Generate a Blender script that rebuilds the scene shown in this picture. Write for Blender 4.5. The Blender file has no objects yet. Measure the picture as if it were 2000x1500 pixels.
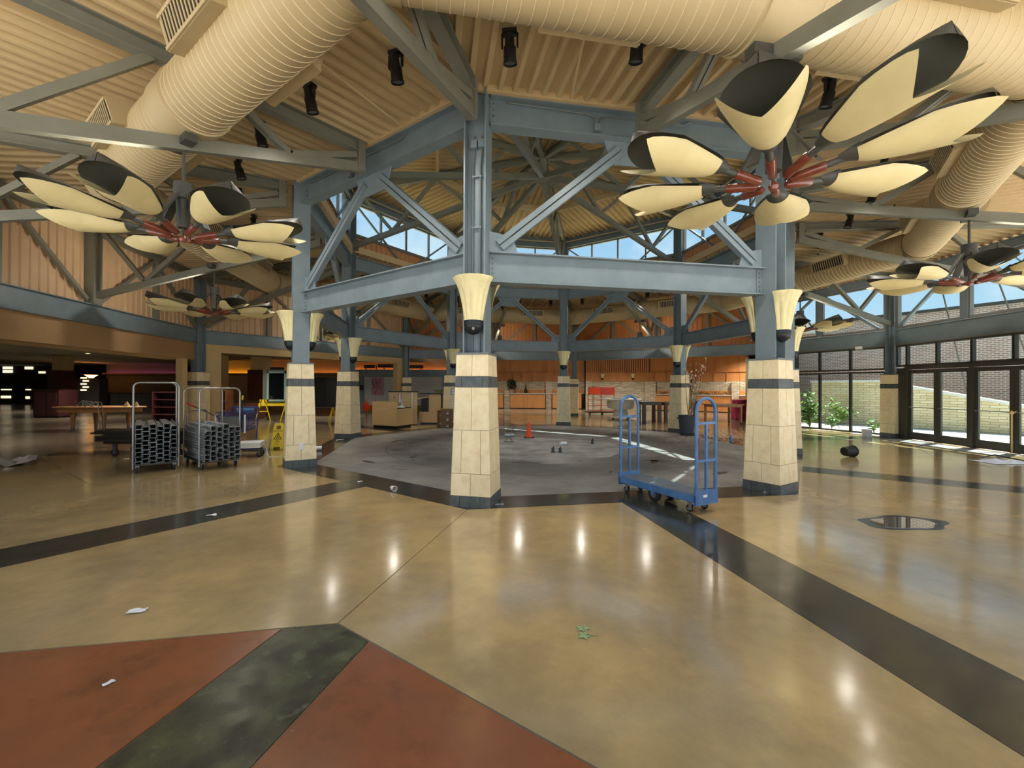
import bpy, bmesh, math, random
from mathutils import Vector, Matrix
random.seed(7)
PI = math.pi
scene = bpy.context.scene
COL = scene.collection
# ------------------------------------------------------------------ camera
FPX, PITCH, ROLL, CAMH = 828.51, 0.0054, 0.0043, 1.5813
cam_data = bpy.data.cameras.new('camera')
cam = bpy.data.objects.new('camera', cam_data); COL.objects.link(cam)
cam_data.sensor_width = 36.0; cam_data.lens = 36.0 * FPX / 2000.0
cam_data.clip_start = 0.02; cam_data.clip_end = 400
cam.matrix_world = (Matrix.Translation((0, 0, CAMH)) @ Matrix.Rotation(PI / 2 + PITCH, 4, 'X') @ Matrix.Rotation(ROLL, 4, 'Z'))
scene.camera = cam
# ------------------------------------------------------------------ sky, sun, exposure
world = bpy.data.worlds.new('sky'); scene.world = world; world.use_nodes = True
wn = world.node_tree.nodes; wl = world.node_tree.links; wn.clear()
w_out = wn.new('ShaderNodeOutputWorld'); w_bg = wn.new('ShaderNodeBackground')
w_tc = wn.new('ShaderNodeTexCoord'); w_sep = wn.new('ShaderNodeSeparateXYZ')
w_ramp = wn.new('ShaderNodeValToRGB'); w_noise = wn.new('ShaderNodeTexNoise'); w_cr = wn.new('ShaderNodeValToRGB'); w_mix = wn.new('ShaderNodeMix')
w_mix.data_type = 'RGBA'
w_ramp.color_ramp.elements[0].position = 0.0; w_ramp.color_ramp.elements[0].color = (0.62, 0.80, 0.95, 1)
w_ramp.color_ramp.elements[1].position = 0.75; w_ramp.color_ramp.elements[1].color = (0.16, 0.40, 0.80, 1)
w_noise.inputs['Scale'].default_value = 2.6; w_noise.inputs['Detail'].default_value = 6; w_noise.inputs['Roughness'].default_value = 0.55
w_cr.color_ramp.elements[0].position = 0.50; w_cr.color_ramp.elements[1].position = 0.66
wl.new(w_tc.outputs['Generated'], w_sep.inputs[0]); wl.new(w_sep.outputs['Z'], w_ramp.inputs[0])
wl.new(w_tc.outputs['Generated'], w_noise.inputs['Vector']); wl.new(w_noise.outputs['Fac'], w_cr.inputs[0])
wl.new(w_cr.outputs[0], w_mix.inputs['Factor']); wl.new(w_ramp.outputs[0], w_mix.inputs['A']); w_mix.inputs['B'].default_value = (0.95, 0.97, 1.0, 1)
wl.new(w_mix.outputs['Result'], w_bg.inputs['Color']); w_bg.inputs['Strength'].default_value = 0.88
wl.new(w_bg.outputs[0], w_out.inputs[0])
sun_d = bpy.data.lights.new('sun', 'SUN'); sun_d.energy = 12.0; sun_d.color = (1.0, 0.95, 0.87); sun_d.angle = math.radians(0.53)
sun = bpy.data.objects.new('sun', sun_d); COL.objects.link(sun)
sun.location = (20, 15, 40)
sun.rotation_euler = Vector((-2.76, -1.48, -6.76)).to_track_quat('-Z', 'Y').to_euler()
vs = scene.view_settings
vs.view_transform = 'Standard'; vs.look = 'None'; vs.exposure = 0.56; vs.gamma = 1.0; vs.use_curve_mapping = False
cy = scene.cycles
cy.max_bounces = 10; cy.diffuse_bounces = 6; cy.glossy_bounces = 3; cy.transmission_bounces = 4; cy.transparent_max_bounces = 12
cy.sample_clamp_indirect = 6.0; cy.caustics_reflective = False; cy.caustics_refractive = False
cy.use_denoising = True

# ------------------------------------------------------------------ layout: two concentric rings
CX, CY, PH = 0.8245, 11.6491, -1.7912      # ring centre, bearing of column 0
RI, RO = 5.974, 11.6                       # inner / outer column radius
C8 = math.cos(PI / 8); T8 = math.tan(PI / 8)
Z_LB, Z_LT, Z_UB, Z_UT = 3.0, 3.42, 5.15, 5.56
def ang(k): return PH + k * PI / 4
def pol(r, k, z=0.0):
    a = ang(k); return Vector((CX + r * math.cos(a), CY + r * math.sin(a), z))
def G(px, py, z=0.0):
    """photo pixel -> point on the horizontal plane z"""
    x, y = px - 1000, py - 750
    xr = x * math.cos(ROLL) + y * math.sin(ROLL); yr = -x * math.sin(ROLL) + y * math.cos(ROLL)
    Yw = FPX * math.cos(PITCH) + yr * math.sin(PITCH); Zw = FPX * math.sin(PITCH) - yr * math.cos(PITCH)
    t = (z - CAMH) / Zw
    return Vector((xr * t, Yw * t, z))
def ZA(py, px, Y):
    """height of a pixel at forward distance Y"""
    x, y = px - 1000, py - 750
    yr = -x * math.sin(ROLL) + y * math.cos(ROLL)
    return CAMH + Y * (FPX * math.sin(PITCH) - yr) / FPX
def XA(px, Y): return (px - 1000) / FPX * Y

# ------------------------------------------------------------------ materials
def lin(c):
    return tuple(((v / 255) / 12.92 if v / 255 <= 0.04045 else ((v / 255 + 0.055) / 1.055) ** 2.4) for v in c) + (1.0,)
MATS = {}
def mat(name, col, rough=0.5, metal=0.0, col2=None, scale=4.0, amt=(0.35, 0.65), detail=5, bump=0.0, bscale=60, rvar=0.0, objvar=0.0, coat=0.0, stretch=None, spec=0.5, col3=None, scale3=2.5, amt3=(0.55, 0.75)):
    m = bpy.data.materials.new(name); m.use_nodes = True; MATS[name] = m
    n = m.node_tree.nodes; l = m.node_tree.links
    b = n['Principled BSDF']; b.inputs['Roughness'].default_value = rough; b.inputs['Metallic'].default_value = metal
    b.inputs['Specular IOR Level'].default_value = spec
    if coat: b.inputs['Coat Weight'].default_value = coat; b.inputs['Coat Roughness'].default_value = 0.12
    c1 = lin(col); b.inputs['Base Color'].default_value = c1
    tc = n.new('ShaderNodeTexCoord'); vec = tc.outputs['Object']
    oi = None
    if objvar or stretch:
        mp = n.new('ShaderNodeMapping'); l.new(vec, mp.inputs[0]); vec = mp.outputs[0]
        if stretch: mp.inputs['Scale'].default_value = stretch
        if objvar:
            oi = n.new('ShaderNodeObjectInfo'); cmb = n.new('ShaderNodeVectorMath'); cmb.operation = 'SCALE'
            cmb.inputs[0].default_value = (37, 91, 53); l.new(oi.outputs['Random'], cmb.inputs['Scale']); l.new(cmb.outputs[0], mp.inputs['Location'])
    out = None
    if col2 is not None:
        t = n.new('ShaderNodeTexNoise'); t.inputs['Scale'].default_value = scale; t.inputs['Detail'].default_value = detail; t.inputs['Roughness'].default_value = 0.62
        l.new(vec, t.inputs['Vector'])
        r = n.new('ShaderNodeValToRGB'); r.color_ramp.elements[0].position = amt[0]; r.color_ramp.elements[1].position = amt[1]
        r.color_ramp.elements[0].color = c1; r.color_ramp.elements[1].color = lin(col2)
        l.new(t.outputs['Fac'], r.inputs[0]); out = r.outputs[0]
        if col3 is not None:
            t3 = n.new('ShaderNodeTexNoise'); t3.inputs['Scale'].default_value = scale3; t3.inputs['Detail'].default_value = 10; t3.inputs['Roughness'].default_value = 0.7; t3.inputs['Distortion'].default_value = 0.15
            l.new(vec, t3.inputs['Vector']); r3 = n.new('ShaderNodeValToRGB'); r3.color_ramp.elements[0].position = amt3[0]; r3.color_ramp.elements[1].position = amt3[1]; l.new(t3.outputs['Fac'], r3.inputs[0])
            m3 = n.new('ShaderNodeMix'); m3.data_type = 'RGBA'; l.new(r3.outputs[0], m3.inputs['Factor']); l.new(out, m3.inputs['A']); m3.inputs['B'].default_value = lin(col3); out = m3.outputs['Result']
        if rvar:
            mr = n.new('ShaderNodeMapRange'); mr.inputs['To Min'].default_value = max(0.02, rough - rvar); mr.inputs['To Max'].default_value = rough + rvar
            mr.inputs['From Min'].default_value = 0.3; mr.inputs['From Max'].default_value = 0.7
            l.new(t.outputs['Fac'], mr.inputs['Value']); l.new(mr.outputs[0], b.inputs['Roughness'])
    if objvar:
        hs = n.new('ShaderNodeHueSaturation'); mr2 = n.new('ShaderNodeMapRange')
        mr2.inputs['To Min'].default_value = 1 - objvar; mr2.inputs['To Max'].default_value = 1 + objvar
        l.new(oi.outputs['Random'], mr2.inputs['Value']); l.new(mr2.outputs[0], hs.inputs['Value'])
        if out: l.new(out, hs.inputs['Color'])
        else: hs.inputs['Color'].default_value = c1
        out = hs.outputs[0]
    if out: l.new(out, b.inputs['Base Color'])
    if bump:
        t2 = n.new('ShaderNodeTexNoise'); t2.inputs['Scale'].default_value = bscale; t2.inputs['Detail'].default_value = 4; l.new(vec, t2.inputs['Vector'])
        bp = n.new('ShaderNodeBump'); bp.inputs['Strength'].default_value = bump; bp.inputs['Distance'].default_value = 0.01
        l.new(t2.outputs['Fac'], bp.inputs['Height']); l.new(bp.outputs[0], b.inputs['Normal'])
    return m
def emis(name, col, strength):
    m = bpy.data.materials.new(name); m.use_nodes = True; MATS[name] = m
    b = m.node_tree.nodes['Principled BSDF']; b.inputs['Base Color'].default_value = lin(col)
    b.inputs['Emission Color'].default_value = lin(col); b.inputs['Emission Strength'].default_value = strength
    return m
def glass(name, tint=(235, 245, 245), refl=0.08):
    m = bpy.data.materials.new(name); m.use_nodes = True; MATS[name] = m
    n = m.node_tree.nodes; l = m.node_tree.links; n.clear()
    o = n.new('ShaderNodeOutputMaterial'); mx = n.new('ShaderNodeMixShader'); tr = n.new('ShaderNodeBsdfTransparent'); gl = n.new('ShaderNodeBsdfGlossy')
    lw = n.new('ShaderNodeLayerWeight'); lw.inputs[0].default_value = 0.5
    pw = n.new('ShaderNodeMath'); pw.operation = 'POWER'; pw.inputs[1].default_value = 4.0
    ma = n.new('ShaderNodeMath'); ma.operation = 'MULTIPLY_ADD'; ma.inputs[1].default_value = 0.5; ma.inputs[2].default_value = refl * .5
    tr.inputs[0].default_value = lin(tint); gl.inputs['Roughness'].default_value = 0.02
    l.new(lw.outputs['Facing'], pw.inputs[0]); l.new(pw.outputs[0], ma.inputs[0]); l.new(ma.outputs[0], mx.inputs[0])
    l.new(tr.outputs[0], mx.inputs[1]); l.new(gl.outputs[0], mx.inputs[2]); l.new(mx.outputs[0], o.inputs[0])
    return m
def brickmat(name, c1, c2, mortar, bw, bh, msize=0.02, rough=0.85, bump=0.4, vary=0.0, axis='X'):
    m = bpy.data.materials.new(name); m.use_nodes = True; MATS[name] = m
    n = m.node_tree.nodes; l = m.node_tree.links; b = n['Principled BSDF']; b.inputs['Roughness'].default_value = rough
    tc = n.new('ShaderNodeTexCoord'); sp = n.new('ShaderNodeSeparateXYZ'); cb = n.new('ShaderNodeCombineXYZ')
    l.new(tc.outputs['Object'], sp.inputs[0]); l.new(sp.outputs['X'], cb.inputs['X']); l.new(sp.outputs['Z'], cb.inputs['Y'])
    v = cb.outputs[0]
    if vary:
        nz = n.new('ShaderNodeTexNoise'); nz.inputs['Scale'].default_value = 3.0; l.new(v, nz.inputs['Vector'])
        ad = n.new('ShaderNodeVectorMath'); ad.operation = 'MULTIPLY_ADD'; l.new(nz.outputs['Color'], ad.inputs[0]); ad.inputs[1].default_value = (vary, vary * .35, 0); l.new(v, ad.inputs[2]); v = ad.outputs[0]
    br = n.new('ShaderNodeTexBrick'); br.inputs['Scale'].default_value = 1.0
    br.inputs['Brick Width'].default_value = bw; br.inputs['Row Height'].default_value = bh; br.inputs['Mortar Size'].default_value = msize; br.inputs['Mortar Smooth'].default_value = 0.2
    br.inputs['Color1'].default_value = lin(c1); br.inputs['Color2'].default_value = lin(c2); br.inputs['Mortar'].default_value = lin(mortar)
    l.new(v, br.inputs['Vector'])
    l.new(br.outputs['Color'], b.inputs['Base Color'])
    bp = n.new('ShaderNodeBump'); bp.inputs['Strength'].default_value = bump; bp.inputs['Distance'].default_value = 0.02; bp.invert = True
    l.new(br.outputs['Fac'], bp.inputs['Height']); l.new(bp.outputs[0], b.inputs['Normal'])
    return m

mat('steel', (122, 136, 142), 0.40, 0.0, (112, 126, 132), 3.0)
mat('steel_warm_lit', (128, 127, 112), 0.45, 0.0, (119, 118, 104), 3.0)  # same steel as above, with the warm light put into its colour
mat('galv', (190, 195, 196), 0.32, 0.7, (150, 156, 158), 20.0)
mat('bolt', (120, 126, 128), 0.4, 0.4)
mat('conduit', (112, 120, 120), 0.4, 0.2)
mat('deck', (204, 179, 134), 0.6, 0.0, (193, 168, 124), 1.2)
mat('duct', (190, 169, 127), 0.5, 0.0, (181, 160, 119), 1.5)
mat('duct_seam', (214, 193, 150), 0.4)
mat('siding', (206, 152, 104), 0.55, 0.0, (196, 142, 94), 2.0)
mat('siding_pale', (212, 178, 138), 0.55, 0.0, (204, 169, 129), 2.0)
mat('siding_wood', (188, 122, 66), 0.55, 0.0, (176, 110, 56), 2.0)
mat('tile', (244, 227, 186), 0.42, 0.0, (228, 205, 158), 7.0, (0.42, 0.72), 8, objvar=0.045, bump=0.05, bscale=90)
mat('slate', (92, 97, 95), 0.45, 0.0, (72, 78, 78), 9.0, (0.4, 0.65), 8, objvar=0.06)
mat('grout', (120, 108, 88), 0.9)
mat('cap_stone', (112, 118, 118), 0.5)
mat('cream_glass', (240, 228, 176), 0.45, 0.0, (232, 218, 164), 6.0, spec=0.4)
mat('dark_bowl', (44, 46, 48), 0.38, 0.5)
mat('screw', (130, 130, 128), 0.35, 0.7)
mat('black', (22, 22, 22), 0.45)
mat('petal_black', (68, 68, 61), 0.5)
mat('petal_cream', (228, 212, 158), 0.5, 0.0, (220, 203, 148), 5.0)
mat('red_wood', (124, 58, 36), 0.3, 0.0, (104, 44, 28), 10.0, coat=0.4)
mat('floor_tan', (206, 178, 122), 0.16, 0.0, (156, 137, 101), 0.8, (0.30, 0.72), 9, rvar=0.06, bump=0.03, bscale=7, spec=0.9, coat=0.5, col3=(124, 108, 80), scale3=1.5, amt3=(0.42, 0.95))
mat('floor_red', (156, 94, 58), 0.22, 0.0, (126, 78, 50), 1.3, (0.3, 0.7), 9, rvar=0.07, bump=0.03, bscale=8, spec=0.6, coat=0.3, col3=(84, 52, 36), scale3=3.0, amt3=(0.52, 0.9))
mat('floor_green', (84, 86, 60), 0.28, 0.0, (40, 38, 30), 5.0, (0.38, 0.64), 9, rvar=0.1, bump=0.05, bscale=14, spec=0.55, col3=(112, 118, 84), scale3=7.0, amt3=(0.56, 0.70))
mat('floor_dark', (64, 66, 60), 0.18, 0.0, (42, 44, 41), 3.5, (0.35, 0.68), 9, rvar=0.08, bump=0.03, bscale=10, spec=0.6, coat=0.4, col3=(92, 94, 84), scale3=9.0, amt3=(0.58, 0.78))
mat('floor_grey', (148, 148, 144), 0.42, 0.0, (112, 113, 110), 0.9, (0.35, 0.7), 9, rvar=0.08, bump=0.05, bscale=9, col3=(84, 84, 80), scale3=1.3, amt3=(0.54, 0.78))
mat('floor_patch', (178, 178, 174), 0.55, 0.0, (120, 120, 116), 1.6, (0.4, 0.66), 10)
mat('stain', (58, 58, 55), 0.4, 0.0, (80, 80, 76), 4.0)
mat('floor_base', (134, 120, 98), 0.2, 0.0, (104, 94, 78), 0.6, (0.3, 0.7), 8, rvar=0.07, bump=0.03, bscale=6, spec=0.7)
mat('joint', (60, 52, 38), 0.8)
mat('concrete_out', (214, 211, 204), 0.9, 0.0, (202, 198, 190), 1.0)
mat('frame', (70, 68, 62), 0.45, 0.2)
mat('frame_light', (128, 126, 120), 0.4, 0.3)
glass('pane'); glass('pane_dark', (150, 160, 160))
mat('drywall', (212, 184, 132), 0.8, 0.0, (204, 176, 124), 1.0)
mat('drywall_brown', (176, 140, 98), 0.8, 0.0, (166, 131, 90), 1.0)
mat('ceiling_grey', (150, 146, 132), 0.9)
mat('olive_wall', (134, 122, 96), 0.85)
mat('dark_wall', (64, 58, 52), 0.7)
mat('maroon', (84, 44, 44), 0.5, 0.0, (72, 38, 38), 5.0)
mat('wood_brown', (104, 62, 36), 0.45, 0.0, (86, 50, 28), 6.0, stretch=(1, 1, .15))
mat('wood_orange', (216, 150, 86), 0.5, 0.0, (202, 134, 72), 3.0, stretch=(1, 1, .2))
mat('wood_tan', (176, 128, 80), 0.45, 0.0, (158, 112, 66), 6.0)
mat('wood_dark', (58, 42, 32), 0.35, 0.0, (46, 33, 26), 6.0)
brickmat('stone_veneer', (232, 220, 196), (190, 172, 142), (120, 106, 86), 0.34, 0.075, 0.008, vary=0.10)
brickmat('stone_out', (240, 224, 186), (218, 198, 154), (170, 150, 116), 0.42, 0.10, 0.010, vary=0.12)
brickmat('brick', (180, 142, 124), (158, 122, 106), (226, 218, 208), 0.215, 0.075, 0.012)
mat('white_paint', (226, 226, 222), 0.5)
mat('white_board', (198, 196, 192), 0.6)
mat('pink_poster', (196, 140, 150), 0.7, 0.0, (186, 128, 140), 5.0)
mat('ink', (30, 24, 26), 0.7)
mat('laminate', (212, 182, 132), 0.5, 0.0, (204, 173, 122), 30.0)
mat('cart_blue', (84, 128, 178), 0.4, 0.0, (62, 102, 150), 6.0)
mat('cart_deck', (96, 110, 122), 0.5, 0.0, (74, 88, 102), 5.0, (0.4, 0.6), 8)
mat('shop_blue', (40, 62, 128), 0.4)
mat('rubber', (30, 30, 30), 0.7)
mat('wheel_grey', (90, 90, 88), 0.5)
mat('pipe_steel', (150, 148, 142), 0.3, 0.7)
mat('stud_metal', (186, 190, 190), 0.35, 0.3, (140, 144, 144), 6.0, objvar=0.25)
mat('stud_dark', (70, 66, 60), 0.45, 0.4, objvar=0.2)
mat('yellow', (232, 200, 40), 0.4)
mat('orange', (246, 84, 28), 0.45)
mat('orange_dark', (226, 70, 24), 0.6)
mat('red_cart', (176, 52, 26), 0.45)
mat('can_grey', (62, 68, 74), 0.55)
mat('bark', (150, 120, 88), 0.8)
mat('dry_leaf', (222, 190, 168), 0.8)
mat('leaf_dark', (34, 62, 30), 0.6, objvar=0.1)
mat('leaf_green', (116, 150, 56), 0.6, 0.0, (84, 122, 40), 12.0)
mat('leaf_pale', (150, 170, 120), 0.6)
mat('clay', (186, 150, 120), 0.7)
mat('magenta', (206, 60, 108), 0.7, 0.0, (150, 34, 74), 14.0, (0.42, 0.58), 3, stretch=(1, 1, .25))
mat('file_cab', (140, 112, 62), 0.5, 0.0, (126, 100, 54), 6.0)
mat('file_brown', (112, 78, 46), 0.5)
mat('paper', (236, 234, 228), 0.8)
mat('cup', (226, 214, 208), 0.6)
mat('blue_plastic', (110, 150, 200), 0.4)
mat('red', (190, 36, 30), 0.5)
mat('olive_box', (120, 116, 56), 0.6)
mat('screen_glass', (18, 22, 24), 0.06, spec=0.6)
mat('label_white', (232, 236, 238), 0.5)
mat('sign_green', (150, 186, 176), 0.5)
mat('cable', (150, 150, 140), 0.6)
mat('coping', (224, 222, 214), 0.8)
emis('cove_pink', (214, 110, 196), 3.0)
emis('cove_yellow', (255, 190, 60), 6.0)
emis('cove_orange', (255, 176, 96), 6.0)
emis('cove_white', (255, 236, 200), 0.9)
emis('fill_glow', (255, 214, 150), 12.0)  # glowing face of the added ceiling downlights

# ------------------------------------------------------------------ mesh helpers
class MB:
    def __init__(s): s.v = []; s.f = []; s.sm = []
    def add(s, vs, fs, smooth=False, M=None):
        o = len(s.v)
        for p in vs:
            p = Vector(p)
            s.v.append(tuple(M @ p) if M is not None else tuple(p))
        for f in fs: s.f.append(tuple(o + i for i in f)); s.sm.append(smooth)
        return s
    def box(s, c, d, M=None, rz=0.0):
        x, y, z = d[0] / 2, d[1] / 2, d[2] / 2
        R = Matrix.Translation(c) @ Matrix.Rotation(rz, 4, 'Z')
        if M is not None: R = M @ R
        vs = [(-x, -y, -z), (x, -y, -z), (x, y, -z), (-x, y, -z), (-x, -y, z), (x, -y, z), (x, y, z), (-x, y, z)]
        return s.add(vs, [(0, 3, 2, 1), (4, 5, 6, 7), (0, 1, 5, 4), (1, 2, 6, 5), (2, 3, 7, 6), (3, 0, 4, 7)], False, R)
    def hexa(s, vs): # 8 verts bottom ring then top ring
        return s.add(vs, [(0, 3, 2, 1), (4, 5, 6, 7), (0, 1, 5, 4), (1, 2, 6, 5), (2, 3, 7, 6), (3, 0, 4, 7)])
    def frame_of(s, p, q, up=(0, 0, 1)):
        p = Vector(p); q = Vector(q); d = (q - p); L = d.length; d.normalize(); up = Vector(up)
        side = d.cross(up)
        if side.length < 1e-4: side = d.cross(Vector((1, 0, 0)))
        side.normalize(); u = side.cross(d).normalized()
        return Matrix(((d.x, side.x, u.x, p.x), (d.y, side.y, u.y, p.y), (d.z, side.z, u.z, p.z), (0, 0, 0, 1))), L
    def bar(s, p, q, w, h, up=(0, 0, 1), off=(0, 0)):
        M, L = s.frame_of(p, q, up)
        return s.box((L / 2, off[0], off[1]), (L, w, h), M)
    def ibeam(s, p, q, d, bf, tf=0.018, tw=0.012, up=(0, 0, 1)):
        M, L = s.frame_of(p, q, up)
        s.box((L / 2, 0, d / 2 - tf / 2), (L, bf, tf), M); s.box((L / 2, 0, -d / 2 + tf / 2), (L, bf, tf), M)
        return s.box((L / 2, 0, 0), (L, tw, d - 2 * tf), M)
    def tube(s, pts, r, n=10, cap=True, radii=None, closed=False):
        pts = [Vector(p) for p in pts]; N = len(pts); vs = []; up = None
        for i, p in enumerate(pts):
            if closed: t = pts[(i + 1) % N] - pts[i - 1]
            else: t = pts[min(i + 1, N - 1)] - pts[max(i - 1, 0)]
            t.normalize()
            if up is None: up = t.orthogonal().normalized()
            up = (up - t * up.dot(t));
            if up.length < 1e-5: up = t.orthogonal()
            up.normalize(); b = t.cross(up); rr = radii[i] if radii else r
            for k in range(n):
                a = 2 * PI * k / n; vs.append(p + (up * math.cos(a) + b * math.sin(a)) * rr)
        fs = []
        for i in range(N if closed else N - 1):
            j = (i + 1) % N
            for k in range(n): fs.append((i * n + k, i * n + (k + 1) % n, j * n + (k + 1) % n, j * n + k))
        s.add(vs, fs, True)
        if cap and not closed:
            o = len(s.v) - len(vs)
            s.f.append(tuple(o + k for k in range(n - 1, -1, -1))); s.sm.append(False)
            s.f.append(tuple(o + (N - 1) * n + k for k in range(n))); s.sm.append(False)
        return s
    def lathe(s, prof, n=24, M=None, a0=0.0, a1=2 * PI, fn=None, smooth=True):
        full = abs(a1 - a0 - 2 * PI) < 1e-6; m = n if full else n + 1; vs = []
        for (r, z) in prof:
            for k in range(m):
                a = a0 + (a1 - a0) * k / n; rr = r if fn is None else fn(r, z, a)
                vs.append((rr * math.cos(a), rr * math.sin(a), z))
        fs = []
        for i in range(len(prof) - 1):
            for k in range(n):
                k2 = (k + 1) % m if full else k + 1
                fs.append((i * m + k, i * m + k2, (i + 1) * m + k2, (i + 1) * m + k))
        return s.add(vs, fs, smooth, M)
    def prism(s, poly, z0, z1, M=None):
        n = len(poly)
        vs = [(x, y, z0) for x, y in poly] + [(x, y, z1) for x, y in poly]
        fs = [tuple(range(n - 1, -1, -1)), tuple(range(n, 2 * n))] + [(i, (i + 1) % n, n + (i + 1) % n, n + i) for i in range(n)]
        return s.add(vs, fs, False, M)
    def mesh(s, name, m):
        me = bpy.data.meshes.new(name); me.from_pydata(s.v, [], s.f)
        me.polygons.foreach_set('use_smooth', s.sm)
        if m: me.materials.append(MATS[m])
        if any(s.sm): me.set_sharp_from_angle(angle=math.radians(42))
        me.update(); return me
    def build(s, name, m, parent=None, label=None):
        return put(name, s.mesh(name, m), parent, label)
def put(name, me, parent=None, label=None, M=None):
    o = bpy.data.objects.new(name, me); COL.objects.link(o)
    if parent is not None: o.parent = parent
    if M is not None: o.matrix_local = M
    if label: o['label'] = label
    return o
def tag(o, label, cat, group=None):
    o['label'] = label; o['category'] = cat
    if group: o['group'] = group
    return o
def thing(name, label, cat, loc=(0, 0, 0), rz=0.0, group=None):
    o = bpy.data.objects.new(name, None); COL.objects.link(o); o.empty_display_size = 0.1
    o.location = loc; o.rotation_euler = (0, 0, rz)
    return tag(o, label, cat, group)
def struct(o):
    o['kind'] = 'structure'; return o
def sgroup(name, loc=(0, 0, 0), rz=0.0):
    o = bpy.data.objects.new(name, None); COL.objects.link(o); o.location = loc; o.rotation_euler = (0, 0, rz); o['kind'] = 'structure'; return o
def dup(root, loc=None, rz=None, label=None, group=None):
    r = root.copy(); COL.objects.link(r)
    if loc is not None: r.location = loc
    if rz is not None: r.rotation_euler = (0, 0, rz)
    if label: r['label'] = label
    if group: r['group'] = group
    for ch in list(root.children):
        c = ch.copy(); COL.objects.link(c); c.parent = r
        for g in list(ch.children):
            d = g.copy(); COL.objects.link(d); d.parent = c
    return r
def textmesh(body, size, extrude=0.001, align='CENTER'):
    cu = bpy.data.curves.new('txt', 'FONT'); cu.body = body; cu.size = size; cu.extrude = extrude; cu.align_x = align; cu.align_y = 'CENTER'
    ob = bpy.data.objects.new('txt', cu); COL.objects.link(ob)
    dg = bpy.context.evaluated_depsgraph_get(); dg.update()
    me = bpy.data.meshes.new_from_object(ob.evaluated_get(dg))
    bpy.data.objects.remove(ob); bpy.data.curves.remove(cu)
    return me
REF = ['nearest column', 'blue cart column', 'hidden right column', 'trash can column', 'orange cone column', 'filing cabinet column', 'beige counter column', 'wall outlet column']
def bay(k): return REF[k % 8] + ' and ' + REF[(k + 1) % 8]
# ================================================================== SETTING: ground, floor, roof
ground = struct(MB().prism([(-70, -60), (90, -60), (90, 90), (-70, 90)], -0.6, -0.04).build('floor_outside', 'concrete_out'))
fp = [pol(11.7, 2), pol(11.7, 2.5), pol(11.7, 3)]
fp = [(p.x, p.y) for p in fp] + [(19, 22.0), (19, 34), (-46, 38), (-46, 2.0)] + [(pol(11.7, k).x, pol(11.7, k).y) for k in (7, 7.5, 8, 8.5, 9, 9.5)]
floor = struct(MB().prism(fp, -0.30, -0.005).build('floor', 'floor_base'))
def slab(poly, m, label, name='slab', z1=0.0):
    """poly in world xy"""
    a = sum(poly[i][0] * poly[(i + 1) % len(poly)][1] - poly[(i + 1) % len(poly)][0] * poly[i][1] for i in range(len(poly)))
    if a < 0: poly = poly[::-1]
    return MB().prism(poly, -0.006, z1).build(name, m, floor, label)
def loc2(k, x, y):
    a = ang(k); return (CX + x * math.cos(a) - y * math.sin(a), CY + x * math.sin(a) + y * math.cos(a))
S8 = math.sin(PI / 8)
slab([loc2(k, 5.295 / C8, 0) for k in range(8)], 'floor_grey', 'unpolished grey concrete octagon')
HB, J = 0.32, 0.006
for k in range(8):
    # dark ring band, one piece per side, mitred at the columns
    slab([loc2(k, 5.30 / C8, 0.004), loc2(k, 5.87 / C8, 0.004), loc2(k + 1, 5.87 / C8, -0.004), loc2(k + 1, 5.30 / C8, -0.004)], 'floor_dark', 'dark charcoal band slab')
    # dark radial band along the middle of each side
    slab([loc2(k + .5, 5.876, -HB), loc2(k + .5, 11.45, -HB), loc2(k + .5, 11.45, HB), loc2(k + .5, 5.876, HB)], 'floor_dark', 'dark charcoal radial slab')
    apex = 8.35 / C8
    for sg in (1, -1):
        hb = (HB + J) / C8
        xm = (apex - T8 * hb) / (1 - T8 * T8); ym = xm * T8 - hb
        xi = (5.876 + S8 * hb) / C8
        # inner corner on the band edge: dot(mid)=5.876 and lateral offset HB+J
        e = HB + J; mx, my = 5.876 * C8 + e * S8, 5.876 * S8 - e * C8
        slab([loc2(k, 5.876 / C8 + .004, sg * 0.005), loc2(k, apex - .004, sg * 0.005), loc2(k, xm - .004, sg * ym), loc2(k, mx, sg * my)], 'floor_tan', 'tan stained concrete slab')
        y2 = 3.2
        if k == 0: slab([loc2(k, apex + T8 * .315 + .008, sg * .315), loc2(k, apex + T8 * y2 + .008, sg * y2), loc2(k, 11.9, sg * y2), loc2(k, 11.9, sg * .315)], 'floor_red', 'brick red stained concrete slab')
        else: slab([loc2(k, apex + .008, sg * .005), loc2(k, apex + T8 * y2 + .008, sg * y2), loc2(k, 11.3, sg * y2), loc2(k, 11.3, sg * .005)], 'floor_tan', 'tan stained concrete slab')
    if k == 0: slab([loc2(k, apex + .006, 0), loc2(k, apex + T8 * .305 + .006, .305), loc2(k, 12.0, .305), loc2(k, 12.0, -.305), loc2(k, apex + T8 * .305 + .006, -.305)], 'floor_green', 'mottled green-black concrete slab')
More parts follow.
